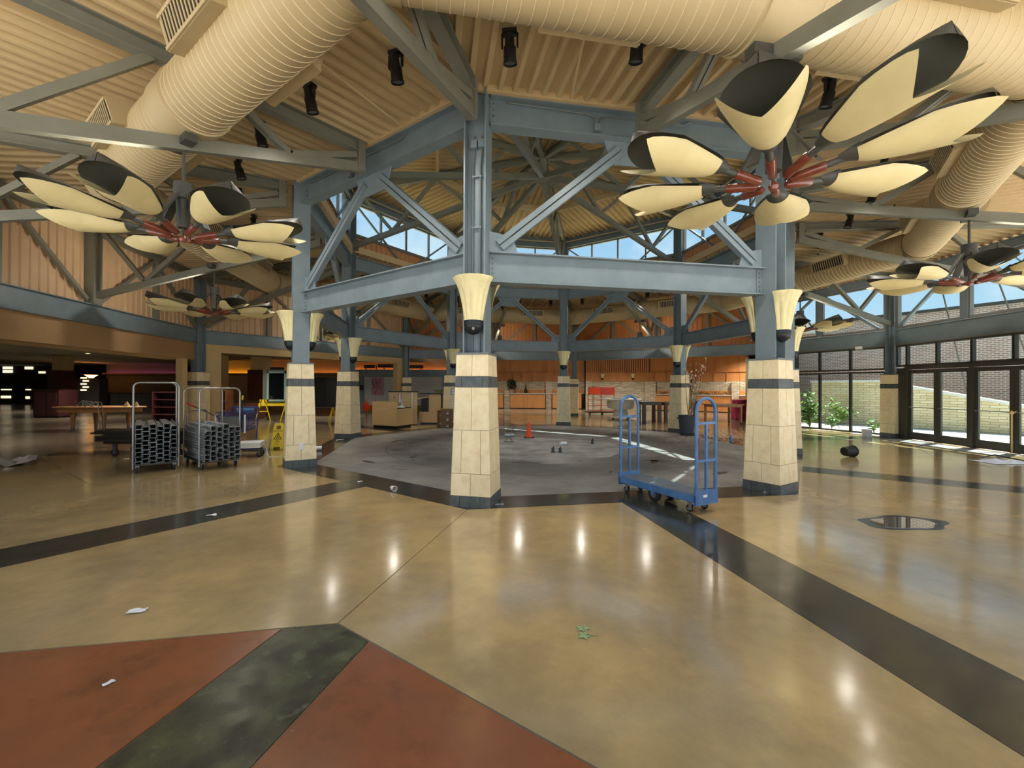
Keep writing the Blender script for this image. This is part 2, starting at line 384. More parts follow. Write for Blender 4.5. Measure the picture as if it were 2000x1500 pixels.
# repaired patch, circular saw cuts and stains in the grey octagon
cpt = []
for i in range(40):
    a = 2 * PI * i / 40; r = 1.75 + 0.16 * math.sin(3 * a + 1) + 0.10 * math.sin(7 * a) + 0.05 * math.sin(13 * a)
    cpt.append((1.02 + r * math.cos(a), 11.05 + 1.25 * r * math.sin(a)))
slab(cpt, 'floor_patch', 'whitish rough patch where a fixture was removed', 'patch', 0.002)
for rr in (2.75, 4.1):
    mb = MB(); n = 96; r1 = rr + .008
    mb.add([(CX + r * math.cos(2 * PI * i / n), CY + r * math.sin(2 * PI * i / n), 0.0012) for r in (rr, r1) for i in range(n)], [(i, (i + 1) % n, n + (i + 1) % n, n + i) for i in range(n)])
    mb.build('saw_cut', 'joint', floor)
random.seed(3)
for i in range(46):
    a = random.uniform(0, 2 * PI); r = math.sqrt(random.uniform(.02, 1)) * 4.9
    x, y = CX + r * math.cos(a), CY + r * math.sin(a); w = random.uniform(.05, .2); ang0 = random.uniform(0, PI)
    pts = []
    for j in range(9):
        b = 2 * PI * j / 9; q = w * random.uniform(.6, 1.2); px_, py_ = q * math.cos(b) * 1.6, q * math.sin(b) * .5
        pts.append((x + px_ * math.cos(ang0) - py_ * math.sin(ang0), y + px_ * math.sin(ang0) + py_ * math.cos(ang0)))
    MB().prism(pts, 0.0, 0.0015).build('stain', 'stain', floor)

def deckmesh(name, xa, xb, z0, slope, per=0.203, h=0.07):
    mb = MB(); ymax = xb * T8; n = int(ymax / per) + 2; bp = []
    for i in range(-n, n + 1):
        for dy, z in ((0, 0), (.055, 0), (.078, h), (.18, h)): bp.append((i * per + dy, z))
    prev = None
    for y, z in bp:
        x0 = max(xa, abs(y) / T8)
        if x0 >= xb - 1e-3: prev = None; continue
        o = len(mb.v); mb.v += [(x0, y, z0 - slope * x0 + z), (xb, y, z0 - slope * xb + z)]
        if prev is not None: mb.f.append((prev, o, o + 1, prev + 1)); mb.sm.append(False)
        prev = o
    return mb.mesh(name, 'deck')
def wedge(xa, xb, z0, slope, t0, t1):
    v = []
    for t in (t0, t1):
        for x, s in ((xa, -1), (xb, -1), (xb, 1), (xa, 1)): v.append((x, s * x * T8, z0 - slope * x + t))
    return MB().hexa(v)
SL = 0.06
dk = deckmesh('ceiling_deck', 5.40, 11.75, 5.60 + SL * 5.4, SL)
rk = wedge(5.4, 11.75, 5.60 + SL * 5.4, SL, .08, .28).mesh('roof_slab', 'deck')
lk = MB().bar((5.645, -5.645 * T8, 5.605), (5.645, 5.645 * T8, 5.605), .05, .10).mesh('edge_angle', 'deck')
dk2 = deckmesh('ceiling_deck', 0.05, 5.62, 7.98, SL)
rk2 = wedge(0.02, 5.64, 7.98, SL, .08, .3).mesh('roof_slab', 'deck')
for k in range(8):
    for nm, d_, r_ in (('ceiling', dk, rk), ('ceiling_clerestory', dk2, rk2)):
        c = sgroup(nm, (CX, CY, 0), ang(k + .5))
        put('deck_sheet', d_, c); put('roof_slab', r_, c)
        if d_ is dk: put('edge_angle', lk, c)

# ================================================================== INNER COLUMNS
ROWS = [(0.0, .138, (.235, .745), 'slate'), (.138, .43, (.5,), 'tile'), (.43, 1.0, (.24, .76), 'tile'), (1.0, 1.565, (.5,), 'tile'), (1.565, 1.71, (.19, .81), 'slate'), (1.71, 2.0, (.5,), 'tile')]
def stone_base(parent, wb, wt, H=2.0):
    core = MB(); a, b = wb - .012, wt - .012
    core.hexa([(-a, -a, 0), (a, -a, 0), (a, a, 0), (-a, a, 0), (-b, -b, H), (b, -b, H), (b, b, H), (-b, b, H)]); core.build('mortar_core', 'grout', parent)
    g = .0028
    w = lambda z: wb + (wt - wb) * z / H
    meshes = []
    for z0, z1, cuts, m in ROWS:
        cs = (0.0,) + cuts + (1.0,)
        for i in range(len(cs) - 1):
            za, zb = z0 + (g if z0 > 0 else 0), z1 - g; vs = []
            for ins in (.012, 0.0):
                for (z, u) in ((za, cs[i]), (za, cs[i + 1]), (zb, cs[i + 1]), (zb, cs[i])):
                    hw = w(z); y = -hw + 2 * hw * u
                    if 0 < u < 1: y += g if u == cs[i] else -g
                    vs.append((hw - ins + (.004 if m == 'slate' and z0 == 0 else 0), y * (1 if 0 < u < 1 else (hw - ins * .3) / hw), z))
            mb = MB(); mb.add(vs, [(0, 3, 2, 1), (4, 5, 6, 7), (0, 1, 5, 4), (1, 2, 6, 5), (2, 3, 7, 6), (3, 0, 4, 7)])
            meshes.append(mb.mesh('tile', m))
    for q in range(4):
        M = Matrix.Rotation(q * PI / 2, 4, 'Z')
        for me in meshes: put('tile', me, parent, None, M)
    MB().box((0, 0, H + .012), (2 * wt + .012, 2 * wt + .012, .028)).build('cap_plate', 'cap_stone', parent)
def hpost(parent, z0, z1, d=.31, bf=.30, m='steel'):
    mb = MB(); t = .02
    for s in (1, -1): mb.box((0, s * (d / 2 - t / 2), (z0 + z1) / 2), (bf, t, z1 - z0))
    mb.box((0, 0, (z0 + z1) / 2), (.014, d - 2 * t, z1 - z0)); mb.build('steel_post', m, parent)
C0 = thing('stone_clad_column', '', 'column')
stone_base(C0, .2766, .2177)
hpost(C0, 2.02, 7.45)
for y in (-.06, .045):
    MB().tube([(.03, y, 2.03), (.03, y, 4.6), (.03, y + .02, 4.75), (.03, y + .02, 5.0)], .011, 8).build('conduit', 'conduit', C0)
for y in (-.04, .07):
    MB().box((.045, y, 4.88), (.07, .085, .11)).build('junction_box', 'steel', C0)
for z in (2.9, 3.75, 4.45):
    MB().box((.025, -.007, z), (.03, .15, .02)).build('conduit_strap', 'steel', C0)
CL = ['nearest tapered stone-tiled column with blue-grey steel post in centre foreground', 'tapered stone-tiled column just right of the blue platform cart', 'stone-tiled column mostly hidden behind the right front column',
      'tapered stone-tiled column with a dark trash can at its foot', 'small far stone-tiled column right of the orange cone', 'stone-tiled column carrying a small white sign by filing cabinets',
      'tapered stone-tiled column left of the beige cashier counter', 'left front stone-tiled column with white wall outlet beside yellow caution sign']
columns = []
for k in range(8):
    if k == 0: c = C0; c.location = pol(RI, 0); c.rotation_euler = (0, 0, ang(0)); c['label'] = CL[0]; c['group'] = 'inner ring of stone columns'
    else: c = dup(C0, pol(RI, k), ang(k), CL[k])
    columns.append(c)
o_ = thing('wall_outlet', 'white duplex outlet plate low on the left front stone column', 'outlet', pol(RI, 7), ang(7))
MB().box((.0, .2745, .40), (.075, .008, .12)).build('cover_plate', 'label_white', o_)
for z in (.375, .425): MB().box((0, .279, z), (.03, .004, .032)).build('receptacle', 'paper', o_)
# steel lag brackets left on the floor beside the front columns
# ------------------------------------------------------------------ sconces
def sconce_proto():
    t = thing('torchiere_sconce', '', 'sconce', group='cream torchieres on the inner columns')
    x0 = .155
    prof = [(.126, 2.45), (.132, 2.52), (.142, 2.60), (.156, 2.68), (.172, 2.76), (.192, 2.84), (.216, 2.91), (.245, 2.965), (.268, 3.0), (.272, 3.02), (.262, 3.02), (.236, 2.96), (.2, 2.86)]
    def fl(r, z, a):
        u = (z - 2.45) / .57; n = 5
        p = abs(math.sin(n * a / 1.0)); q = abs(math.cos(n * a))
        lobe = p if u < .62 else p * (1 - (u - .62) / .4) + q * ((u - .62) / .4) * .8
        return r * (1 + .13 * (lobe - .5) * (1 if z < 2.98 else .35) * (.35 + .65 * min(1, u * 3)))
    MB().lathe(prof, 60, Matrix.Translation((x0, 0, 0)), -PI / 2, PI / 2, fl).build('fluted_shade', 'cream_glass', t)
    MB().box((x0 - .006, 0, 2.73), (.012, .24, .56)).build('back_plate', 'cream_glass', t)
    bowl = [(.0, 2.265), (.05, 2.275), (.09, 2.303), (.115, 2.345), (.124, 2.385), (.124, 2.39), (.131, 2.392), (.131, 2.452), (.0, 2.452)]
    MB().lathe(bowl, 24, Matrix.Translation((x0, 0, 0)), -PI / 2, PI / 2).build('bowl', 'dark_bowl', t)
    MB().tube([(x0 + .108, .03, 2.34), (x0 + .128, .034, 2.335)], .019, 10).build('screw_cap', 'screw', t)
    return t
SC = sconce_proto(); first = True
for k in range(8):
    for side, nm in ((0, 'outer'), (1, 'inner')):
        lb = f'cream fluted torchiere sconce on {nm} face of {REF[k]}'
        rz = ang(k) + side * PI
        if first: SC.location = pol(RI, k); SC.rotation_euler = (0, 0, rz); SC['label'] = lb; first = False
        else: dup(SC, pol(RI, k), rz, lb)
# ------------------------------------------------------------------ ring beams and braces (local frame: x radial at bay middle, y tangential)
AP = RI * C8; HS = RI * S8      # 5.52, half side 2.286
def ringbeam(name, zb, zt, nb):
    t = thing(name, '', 'beam'); L = HS - .165
    MB().ibeam((AP, -L, (zb + zt) / 2), (AP, L, (zb + zt) / 2), zt - zb, .2).build('beam', 'steel', t)
    for s in (1, -1):
        pl = MB(); pl.box((AP + .012, s * (L - .045), (zb + zt) / 2), (.012, .09, zt - zb - .06)); pl.box((AP - .012, s * (L - .045), (zb + zt) / 2), (.012, .09, zt - zb - .06)); cp = pl.build('clip_angle', 'steel', t)
        for i in range(nb):
            z = zb + .075 + (zt - zb - .15) * i / (nb - 1)
            b = MB(); b.tube([(AP - .032, s * (L - .045), z), (AP + .032, s * (L - .045), z)], .015, 6); b.build('bolt', 'bolt', cp)
    return t
LB = ringbeam('lower_ring_beam', Z_LB, Z_LT, 5); UB = ringbeam('upper_ring_beam', Z_UB, Z_UT, 4)
# conduit with junction box on the outside of the upper beam
MB().tube([(AP + .05, -1.9, 5.5), (AP + .05, -.75, 5.47), (AP + .05, -.62, 5.44), (AP + .05, -.60, 5.33)], .012, 8).build('conduit', 'conduit', UB)
MB().tube([(AP + .05, -.56, 5.33), (AP + .05, -.54, 5.44), (AP + .05, -.42, 5.47), (AP + .05, .75, 5.47), (AP + .05, .9, 5.55)], .012, 8).build('conduit', 'conduit', UB)
MB().box((AP + .05, -.58, 5.29), (.06, .09, .1)).build('junction_box', 'steel', UB)
CB = thing('chevron_brace', '', 'brace')
g = MB(); g.prism([(-.46, 0), (.46, 0), (.34, -.34), (-.34, -.34)], -.01, .01, Matrix.Translation((AP, 0, Z_UB)) @ Matrix.Rotation(PI / 2, 4, 'Z') @ Matrix.Rotation(PI / 2, 4, 'X')); g.build('gusset_plate', 'steel', CB)
for s in (1, -1):
    p = Vector((AP, s * (HS - .30), Z_LT + .10)); q = Vector((AP, s * .20, Z_UB - .13))
    for e in (1, -1):
        mb = MB(); M, L = mb.frame_of(p, q, (1, 0, 0)); mb.box((L / 2, e * .045, 0), (L, .07, .1), M); mb.build('brace_channel', 'steel', CB)
    MB().hexa([(AP - .01, s * (HS - .16), Z_LT), (AP - .01, s * (HS - .56), Z_LT), (AP + .01, s * (HS - .56), Z_LT), (AP + .01, s * (HS - .16), Z_LT), (AP - .01, s * (HS - .16), Z_LT + .30), (AP - .01, s * (HS - .5), Z_LT + .24), (AP + .01, s * (HS - .5), Z_LT + .24), (AP + .01, s * (HS - .16), Z_LT + .30)]).build('gusset_plate', 'steel', CB)
for nm, pr, lab in (('lower', LB, 'lower blue-grey ring beam between '), ('upper', UB, 'upper blue-grey ring beam with conduit between '), ('brace', CB, 'inverted V steel brace between ')):
    for k in range(8):
        if k == 0: pr.location = (CX, CY, 0); pr.rotation_euler = (0, 0, ang(.5)); pr['label'] = lab + bay(0); pr['group'] = nm + ' ring steel'
        else: dup(pr, (CX, CY, 0), ang(k + .5), lab + bay(k))
# ------------------------------------------------------------------ clerestory: siding, windows, header, V rods
WB_, WT_ = 6.27, 7.25
def siding_mesh(L, z0, z1, m, per=.2, d=.03, x=0.0, z1b=None):
    mb = MB(); n = int(L / per); y = -L / 2; prev = None; z1b = z1 if z1b is None else z1b
    bp = []
    for i in range(n + 1):
        for dy, dx in ((0, 0), (.13, 0), (.145, -d), (.185, -d)):
            yy = -L / 2 + i * per + dy
            if yy <= L / 2: bp.append((yy, dx))
    bp.append((L / 2, 0))
    for yy, dx in bp:
        o = len(mb.v); zz = z1 + (z1b - z1) * (yy + L / 2) / L
        mb.v += [(x + dx, yy, z0), (x + dx, yy, zz)]
        if prev is not None: mb.f.append((prev, prev + 1, o + 1, o)); mb.sm.append(False)
        prev = o
    return mb.mesh('siding_sheet', m)
Lc = 2 * HS - .30
sd = siding_mesh(Lc, Z_UT + .005, WB_ - .06, 'siding', x=AP + .06)
backing = MB().box((AP + .09, 0, (Z_UT + WB_) / 2), (.02, Lc, WB_ - Z_UT)).mesh('backing_board', 'siding')
sill = MB().box((AP + .05, 0, WB_ - .03), (.12, Lc, .06)).mesh('sill', 'frame_light')
head = MB().ibeam((AP, -Lc / 2, 7.36), (AP, Lc / 2, 7.36), .22, .18).mesh('header_beam', 'steel')
hplate = MB().box((AP + .06, 0, 7.51), (.05, 2 * HS + .04, .54)).mesh('header_board', 'steel')
pipe = MB().tube([(AP - .14, -Lc / 2 - .1, 7.47), (AP - .14, Lc / 2 + .1, 7.47)], .022, 8).mesh('sprinkler_pipe', 'deck')
pw = Lc / 4
pane = MB().box((AP + .06, 0, (WB_ + WT_) / 2), (.008, pw - .07, WT_ - WB_ - .06)).mesh('pane', 'pane')
mul = MB().box((AP + .06, 0, (WB_ + WT_) / 2), (.07, .05, WT_ - WB_)).mesh('mullion', 'frame_light')
rail = MB().box((AP + .06, 0, 0), (.07, Lc, .04)).mesh('rail', 'frame_light')
rods = []
for s in (1, -1): rods.append(MB().bar((AP - .02, s * (HS - .2), WT_ - .05), (AP - .02, s * .12, Z_UT + .12), .05, .05).mesh('rod', 'steel'))
gp = MB().box((AP - .02, 0, Z_UT + .08), (.012, .4, .16)).mesh('gusset_plate', 'steel')
for k in range(8):
    w = sgroup(f'wall_clerestory', (CX, CY, 0), ang(k + .5))
    put('siding_sheet', sd, w); put('backing_board', backing, w); put('sill', sill, w); put('header_beam', head, w); put('header_board', hplate, w)
    wi = sgroup(f'window_{k + 1}', (CX, CY, 0), ang(k + .5))
    for i in range(4): put('pane', pane, wi, None, Matrix.Translation((0, -Lc / 2 + (i + .5) * pw, 0)))
    for i in range(5): put('mullion', mul, wi, None, Matrix.Translation((0, -Lc / 2 + i * pw, 0)))
    for z in (WB_ + .02, WT_ - .02): put('rail', rail, wi, None, Matrix.Translation((0, 0, z)))
    v = thing('v_brace', f'thin V-shaped rods before clerestory glass between {bay(k)}', 'brace', (CX, CY, 0), ang(k + .5), 'clerestory rods')
    put('rod', rods[0], v); put('rod', rods[1], v); put('gusset_plate', gp, v)
    sp = thing('sprinkler_pipe', f'cream sprinkler pipe under the upper roof between {bay(k)}', 'pipe', (CX, CY, 0), ang(k + .5), 'sprinkler pipes'); put('pipe_run', pipe, sp)
# ------------------------------------------------------------------ centre roof trusses and hub
CT = thing('centre_roof_truss', '', 'truss', group='eight trusses of the raised centre roof')
zt = lambda r: 7.98 - SL * r - .09
zb = lambda r: 5.82 + (7.36 - 5.82) * (RI - r) / RI
MB().ibeam((RI - .16, 0, zt(RI)), (.14, 0, zt(0)), .18, .12).build('top_chord', 'steel_warm_lit', CT)
MB().bar((RI - .16, 0, zb(RI)), (.2, 0, zb(.2)), .12, .14).build('bottom_chord', 'steel_warm_lit', CT)
for (ra, za, rb, zb_) in ((RI * .94, zt(RI) - .08, RI * .756, zb(RI * .756)), (RI * .756, zb(RI * .756), RI * .53, zt(RI * .53) - .08), (RI * .53, zt(RI * .53) - .08, RI * .36, zb(RI * .36)), (RI * .36, zb(RI * .36), RI * .2, zt(RI * .2) - .06)):
    MB().bar((ra, 0, za), (rb, 0, zb_), .09, .09).build('web_member', 'steel_warm_lit', CT)
MB().box((RI - .22, 0, zb(RI) + .03), (.22, .014, .34)).build('gusset_plate', 'steel_warm_lit', CT)
for k in range(8):
    if k == 0: CT.location = (CX, CY, 0); CT.rotation_euler = (0, 0, ang(0)); CT['label'] = 'truss of raised centre roof rising from ' + REF[0] + ' to hub'
    else: dup(CT, (CX, CY, 0), ang(k), 'truss of raised centre roof rising from ' + REF[k] + ' to hub')
hub = thing('truss_hub', 'round steel hub where the eight centre trusses meet', 'hub', (CX, CY, 0))
MB().tube([(0, 0, 7.28), (0, 0, 7.86)], .11, 16).build('hub_tube', 'steel_warm_lit', hub)
MB().lathe([(0, 7.26), (.2, 7.26), (.2, 7.285), (0, 7.285)], 24).build('hub_plate', 'steel_warm_lit', hub)
pm = MB().bar((3.1 * C8, -3.1 * S8, 7.98 - SL * 3 - .09), (3.1 * C8, 3.1 * S8, 7.98 - SL * 3 - .09), .09, .16).mesh('purlin', 'deck')
for k in range(8):
    o = put('roof_purlin', pm); o.location = (CX, CY, 0); o.rotation_euler = (0, 0, ang(k + .5))
    tag(o, f'tan purlin of the raised roof facing {bay(k)}', 'beam', 'ring of tan purlins')
# ------------------------------------------------------------------ outer roof trusses (16)
def outer_truss(ra, rb, name):
    t = thing(name, '', 'truss'); D = rb - ra
    R_ = lambda u: ra + D * u
    cosf = C8 if name == 'corner_roof_truss' else 1.0
    zt_ = lambda u: 5.60 + SL * 5.4 - SL * R_(u) * cosf - .10
    zb_ = lambda u: 5.20 - 1.56 * u
    MB().ibeam((R_(0.02), 0, zt_(0.02)), (R_(1), 0, zt_(1)), .19, .15).build('top_chord', 'steel_warm_lit', t)
    MB().bar((R_(0.02), 0, zb_(0.02)), (R_(1), 0, zb_(1)), .10, .15).build('bottom_chord', 'steel_warm_lit', t)
    for (u1, a, u2, b) in ((.05, 1, .26, 0), (.26, 0, .42, 1), (.57, 1, .80, 0), (.80, 0, .97, 1)):
        z1 = zt_(u1) - .08 if a else zb_(u1) + .05; z2 = zt_(u2) - .08 if b else zb_(u2) + .05
        if u1 == .05: z1 = zt_(.05) - .16
        for e in (1, -1): MB().bar((R_(u1), e * .03, z1), (R_(u2), e * .03, z2), .045, .09).build('web_member', 'steel_warm_lit', t)
    MB().box((R_(0.035), 0, (zt_(0) + zb_(0)) / 2 - .02), (.12, .16, zt_(0) - zb_(0) + .2)).build('end_post', 'steel_warm_lit', t)
    return t
TV = outer_truss(RI + .15, RO - .12, 'corner_roof_truss'); TM = outer_truss(AP + .1, RO * C8 - .08, 'mid_roof_truss'); TO_ = outer_truss(AP + .1, RO - .12, 'mid_roof_truss')
for k in range(8):
    lab = f'sloped grey roof truss from {REF[k]} to outer wall'
    if k == 0: TV.location = (CX, CY, 0); TV.rotation_euler = (0, 0, ang(0)); TV['label'] = lab; TV['group'] = 'outer roof trusses'
    else: dup(TV, (CX, CY, 0), ang(k), lab)
    src = TO_ if k == 2 else TM
    lab = f'grey chandelier-bearing roof truss between {bay(k)}'
    if k in (0, 2): src.location = (CX, CY, 0); src.rotation_euler = (0, 0, ang(k + .5)); src['label'] = lab; src['group'] = 'outer roof trusses'
    else: dup(src, (CX, CY, 0), ang(k + .5), lab)
# ------------------------------------------------------------------ round duct ring: an octagon with its bends on the column lines
RD, ZD, DR = 8.10, 4.88, .36
DS = 2 * RD * T8; Ld = DS - .5
segm = MB().tube([(RD, -Ld / 2, ZD), (RD, Ld / 2, ZD)], DR, 40, False).mesh('duct_run', 'duct')
sm_ = MB(); nseg = 58
for i in range(nseg):
    y = -Ld / 2 + Ld * (i + .5) / nseg
    sm_.tube([(RD, y - .005, ZD), (RD, y - .002, ZD), (RD, y + .002, ZD), (RD, y + .005, ZD)], DR, 40, False, [DR - .002, DR + .005, DR + .005, DR - .002])
smm = sm_.mesh('spiral_seam', 'duct_seam')
e0 = Vector((RD, Ld / 2, ZD)); d0 = Vector((0, 1, 0)); jn = Vector((RD, DS / 2, ZD))
a = PI / 4; d1 = Vector((-math.sin(a), math.cos(a), 0)); e1 = jn + d1 * (DS - Ld) / 2
dm = (d0 + d1).normalized(); jc = jn + (e0 + e1 - 2 * jn) * .16
elbm = MB().tube([e0, e0 + d0 * .1, jc - dm * .07, jc + dm * .07, e1 - d1 * .1, e1], DR + .01, 40, False).mesh('elbow', 'duct')
bandm = MB().tube([(RD, -.22, ZD), (RD, -.215, ZD), (RD, .215, ZD), (RD, .22, ZD)], DR + .02, 40, False, [DR, DR + .022, DR + .022, DR]).mesh('joint_sleeve', 'duct')
dt = thing('round_air_duct', 'thick cream round spiral air duct ringing the hall under the roof', 'duct', (CX, CY, 0))
# supply registers on the duct: boxes with slatted grilles
rb_ = {}
for s in (1, -1):
    M = Matrix.Translation((RD + s * .36, 0, ZD + .10)) @ Matrix.Rotation(s * math.radians(16), 4, 'Y')
    m1 = MB().box((0, 0, 0), (.34, .98, .30), M).mesh('register_box', 'duct')
    m2 = MB().box((s * .172, 0, 0), (.012, .90, .23), M).mesh('register_opening', 'black')
    m3 = MB()
    for i in range(14): m3.box((s * .178, -.42 + .065 * i, 0), (.014, .022, .23), M)
    m3.box((s * .18, 0, .13), (.02, .96, .03), M); m3.box((s * .18, 0, -.13), (.02, .96, .03), M)
    rb_[s] = (m1, m2, m3.mesh('grille', 'duct'))
for j in range(8):
    M = Matrix.Rotation(ang(j + .5), 4, 'Z')
    r_ = put('duct_run', segm, dt, None, M); put('spiral_seam', smm, r_); put('joint_sleeve', bandm, r_); put('elbow', elbm, dt, None, M)
    for yy in (-1.45, 1.45):
        for s in (1, -1):
            b = put('register_box', rb_[s][0], dt, None, M @ Matrix.Translation((0, yy, 0))); put('register_opening', rb_[s][1], b); put('grille', rb_[s][2], b)
# ================================================================== OUTER COLUMNS AND WALLS
AO = RO * C8; HO = RO * S8; AQ = RO * math.cos(PI / 16); HQ = RO * math.sin(PI / 16)
OB, OT = 2.97, 3.43
OC = thing('outer_stone_column', '', 'column', group='outer ring of stone columns')
stone_base(OC, .235, .225)
hpost(OC, 2.02, 5.2, .30, .28)
MB().tube([(-.03, .05, 2.03), (-.03, .05, 3.6)], .012, 8).build('conduit', 'conduit', OC)
OCL = {2.5: 'stone-tiled column between the window wall and the glass doors', 3: 'outer stone column hidden behind the right front column', 4: 'distant outer stone column just right of the orange cone column', 5: 'distant outer stone column behind the beige counter',
       6: 'dim outer stone column behind the carts of metal studs', 2: 'outer stone column at far side of the glass doors', 7: 'outer stone column beyond the left picture edge'}
for i, k in enumerate((2.5, 3, 4, 5, 6, 2, 7)):
    if i == 0: OC.location = pol(RO, k); OC.rotation_euler = (0, 0, ang(k)); OC['label'] = OCL[k]
    else: dup(OC, pol(RO, k), ang(k), OCL[k])
def obeam(k, ap, hs, lab):
    t = thing('outer_wall_beam', lab, 'beam', (CX, CY, 0), ang(k), 'outer wall beams'); L = hs - .16
    MB().ibeam((ap, -L, (OB + OT) / 2), (ap, L, (OB + OT) / 2), OT - OB, .2).build('beam', 'steel', t)
    for s in (1, -1):
        c = MB().box((ap - .012, s * (L - .04), (OB + OT) / 2), (.014, .08, OT - OB - .06)).build('clip_angle', 'steel', t)
        for i in range(5): MB().tube([(ap - .034, s * (L - .04), OB + .08 + .075 * i), (ap - .01, s * (L - .04), OB + .08 + .075 * i)], .014, 6).build('bolt', 'bolt', c)
obeam(6.5, AO, HO, 'long grey wall beam above the left bulkhead'); obeam(5.5, AO, HO, 'grey wall beam between dim outer column and counter outer column')
obeam(4.5, AO, HO, 'distant grey wall beam left of the orange cone column'); obeam(3.5, AO, HO, 'distant grey wall beam right of the orange cone column')
obeam(2.75, AQ, HQ, 'grey wall beam above the tall windows with plants'); obeam(2.25, AQ, HQ, 'grey wall beam above the glass doors')
# upper siding walls with posts and diagonals
ssm = siding_mesh(2 * HO - .2, OT, 5.32, 'siding_pale', x=AO + .07); ssw = siding_mesh(2 * HO - .2, OT, 5.32, 'siding_wood', x=AO + .07)
for k, nm, me in ((6, 'wall_left', ssm), (5, 'wall_left_back', ssm), (4, 'wall_back_left', ssw), (3, 'wall_back_right', ssw)):
    w = sgroup(nm, (CX, CY, 0), ang(k + .5))
    put('siding_sheet', me, w)
    MB().box((AO + .13, 0, (OT + 5.4) / 2), (.06, 2 * HO, 5.4 - OT)).build('backing_board', 'siding', w)
    MB().box((AO - .02, 0, (OT + 5.15) / 2), (.2, .26, 5.15 - OT)).build('centre_post', 'steel_warm_lit', w)
    for s in (1, -1):
        MB().box((AO - .02, s * HO / 2, (OT + 5.2) / 2), (.14, .11, 5.2 - OT)).build('stud_post', 'steel_warm_lit', w)
        MB().bar((AO - .03, s * HO / 2, 5.15), (AO - .03, s * .2, OT + .1), .08, .08).build('diagonal', 'steel_warm_lit', w)
        MB().bar((AO - .03, s * HO / 2, 5.0), (AO - .03, s * (HO - .25), OT + .1), .08, .08).build('diagonal', 'steel_warm_lit', w)
    MB().ibeam((AO - .05, -HO, 5.17), (AO - .05, HO, 5.17), .2, .14).build('eave_beam', 'steel_warm_lit', w)
# bulkheads under the left beams
w = sgroup('wall_bulkhead_left', (CX, CY, 0), ang(6.5))
MB().box((AO + .12, 0, (2.42 + 2.99) / 2), (.16, 2 * HO, 2.99 - 2.42)).build('fascia', 'drywall_brown', w)
MB().box((AO + .5, 0, 2.44), (.9, 2 * HO, .04)).build('soffit', 'drywall', w)
w = sgroup('wall_bulkhead_back', (CX, CY, 0), ang(5.5))
MB().box((AO + .12, 0, (2.70 + 2.99) / 2), (.16, 2 * HO, .29)).build('fascia', 'drywall', w)
for y0, y1, m in ((-4.4, -3.95, 'drywall'), (3.75, 4.4, 'drywall')):
    MB().box((AO + .2, (y0 + y1) / 2, 1.36), (.3, y1 - y0, 2.72)).build('pier', m, w)
# ------------------------------------------------------------------ right hand glazing
def glazing(name, k, ap, spans, z0, z1, fw=.06, m='frame', rails=()):
    w = sgroup(name, (CX, CY, 0), ang(k))
    for (a, b) in spans:
        fr = MB(); zc = (z0 + z1) / 2
        for y in (a, b): fr.box((ap, y, zc), (.1, fw, z1 - z0))
        for z in (z0 + fw / 2, z1 - fw / 2): fr.box((ap, (a + b) / 2, z), (.098, b - a, fw))
        fr.build('window_frame', m, w)
        MB().box((ap, (a + b) / 2, zc), (.008, b - a - fw, z1 - z0 - fw)).build('pane', 'pane', w)
    return w
ys = [-2.06, -1.03, 0, 1.03, 2.06]; sp4 = list(zip(ys[:-1], ys[1:]))
glazing('window_9', 2.75, AQ, sp4, .03, 2.12)
glazing('window_10', 2.75, AQ, sp4, 2.16, 2.93)
glazing('window_11', 2.75, AQ, [(-2.06, -.1), (.1, 2.06)], 3.45, 4.98, .07, 'frame_light')
glazing('window_12', 2.25, AQ, [(-2.06, -.1), (.1, 2.06)], 3.45, 4.98, .07, 'frame_light')
yd = [-2.08, -1.12, -.16, .79, 1.74]; spd = list(zip(yd[:-1], yd[1:]))
glazing('window_13', 2.25, AQ, spd + [(1.74, 2.06)], 2.24, 2.93)
for k in (2.75, 2.25):
    w = sgroup('trim_1' if k == 2.75 else 'trim_2', (CX, CY, 0), ang(k))
    MB().box((AQ, 0, 4.22), (.16, .2, 1.5)).build('wide_mullion', 'steel', w)
    MB().ibeam((AQ - .06, -HQ, 5.10), (AQ - .06, HQ, 5.10), .24, .16).build('eave_beam', 'steel', w)
    MB().box((AQ + .05, 0, 5.10), (.05, 2 * HQ, .3)).build('eave_board', 'deck', w)
    MB().box((AQ, 0, 2.95), (.14, 2 * HQ - .3, .04)).build('head_trim', 'frame_light', w)
    MB().bar((AQ - .09, -1.9, OT + .1), (AQ - .09, -.15, 4.95), .08, .08).build('diagonal', 'steel', w)
    MB().bar((AQ - .09, 1.9, OT + .1), (AQ - .09, .15, 4.95), .08, .08).build('diagonal', 'steel', w)
w = sgroup('trim_3', (CX, CY, 0), ang(2.25))
MB().box((AQ, -.17, 2.19), (.14, 3.9, .09)).build('door_header', 'frame', w)
MB().box((AQ, 1.92, 1.1), (.1, .3, 2.2)).build('jamb_panel', 'frame', w)
for y in (1.74, -.16, -2.08): MB().box((AQ, y, 1.08), (.13, .09, 2.15)).build('door_post', 'frame', w)
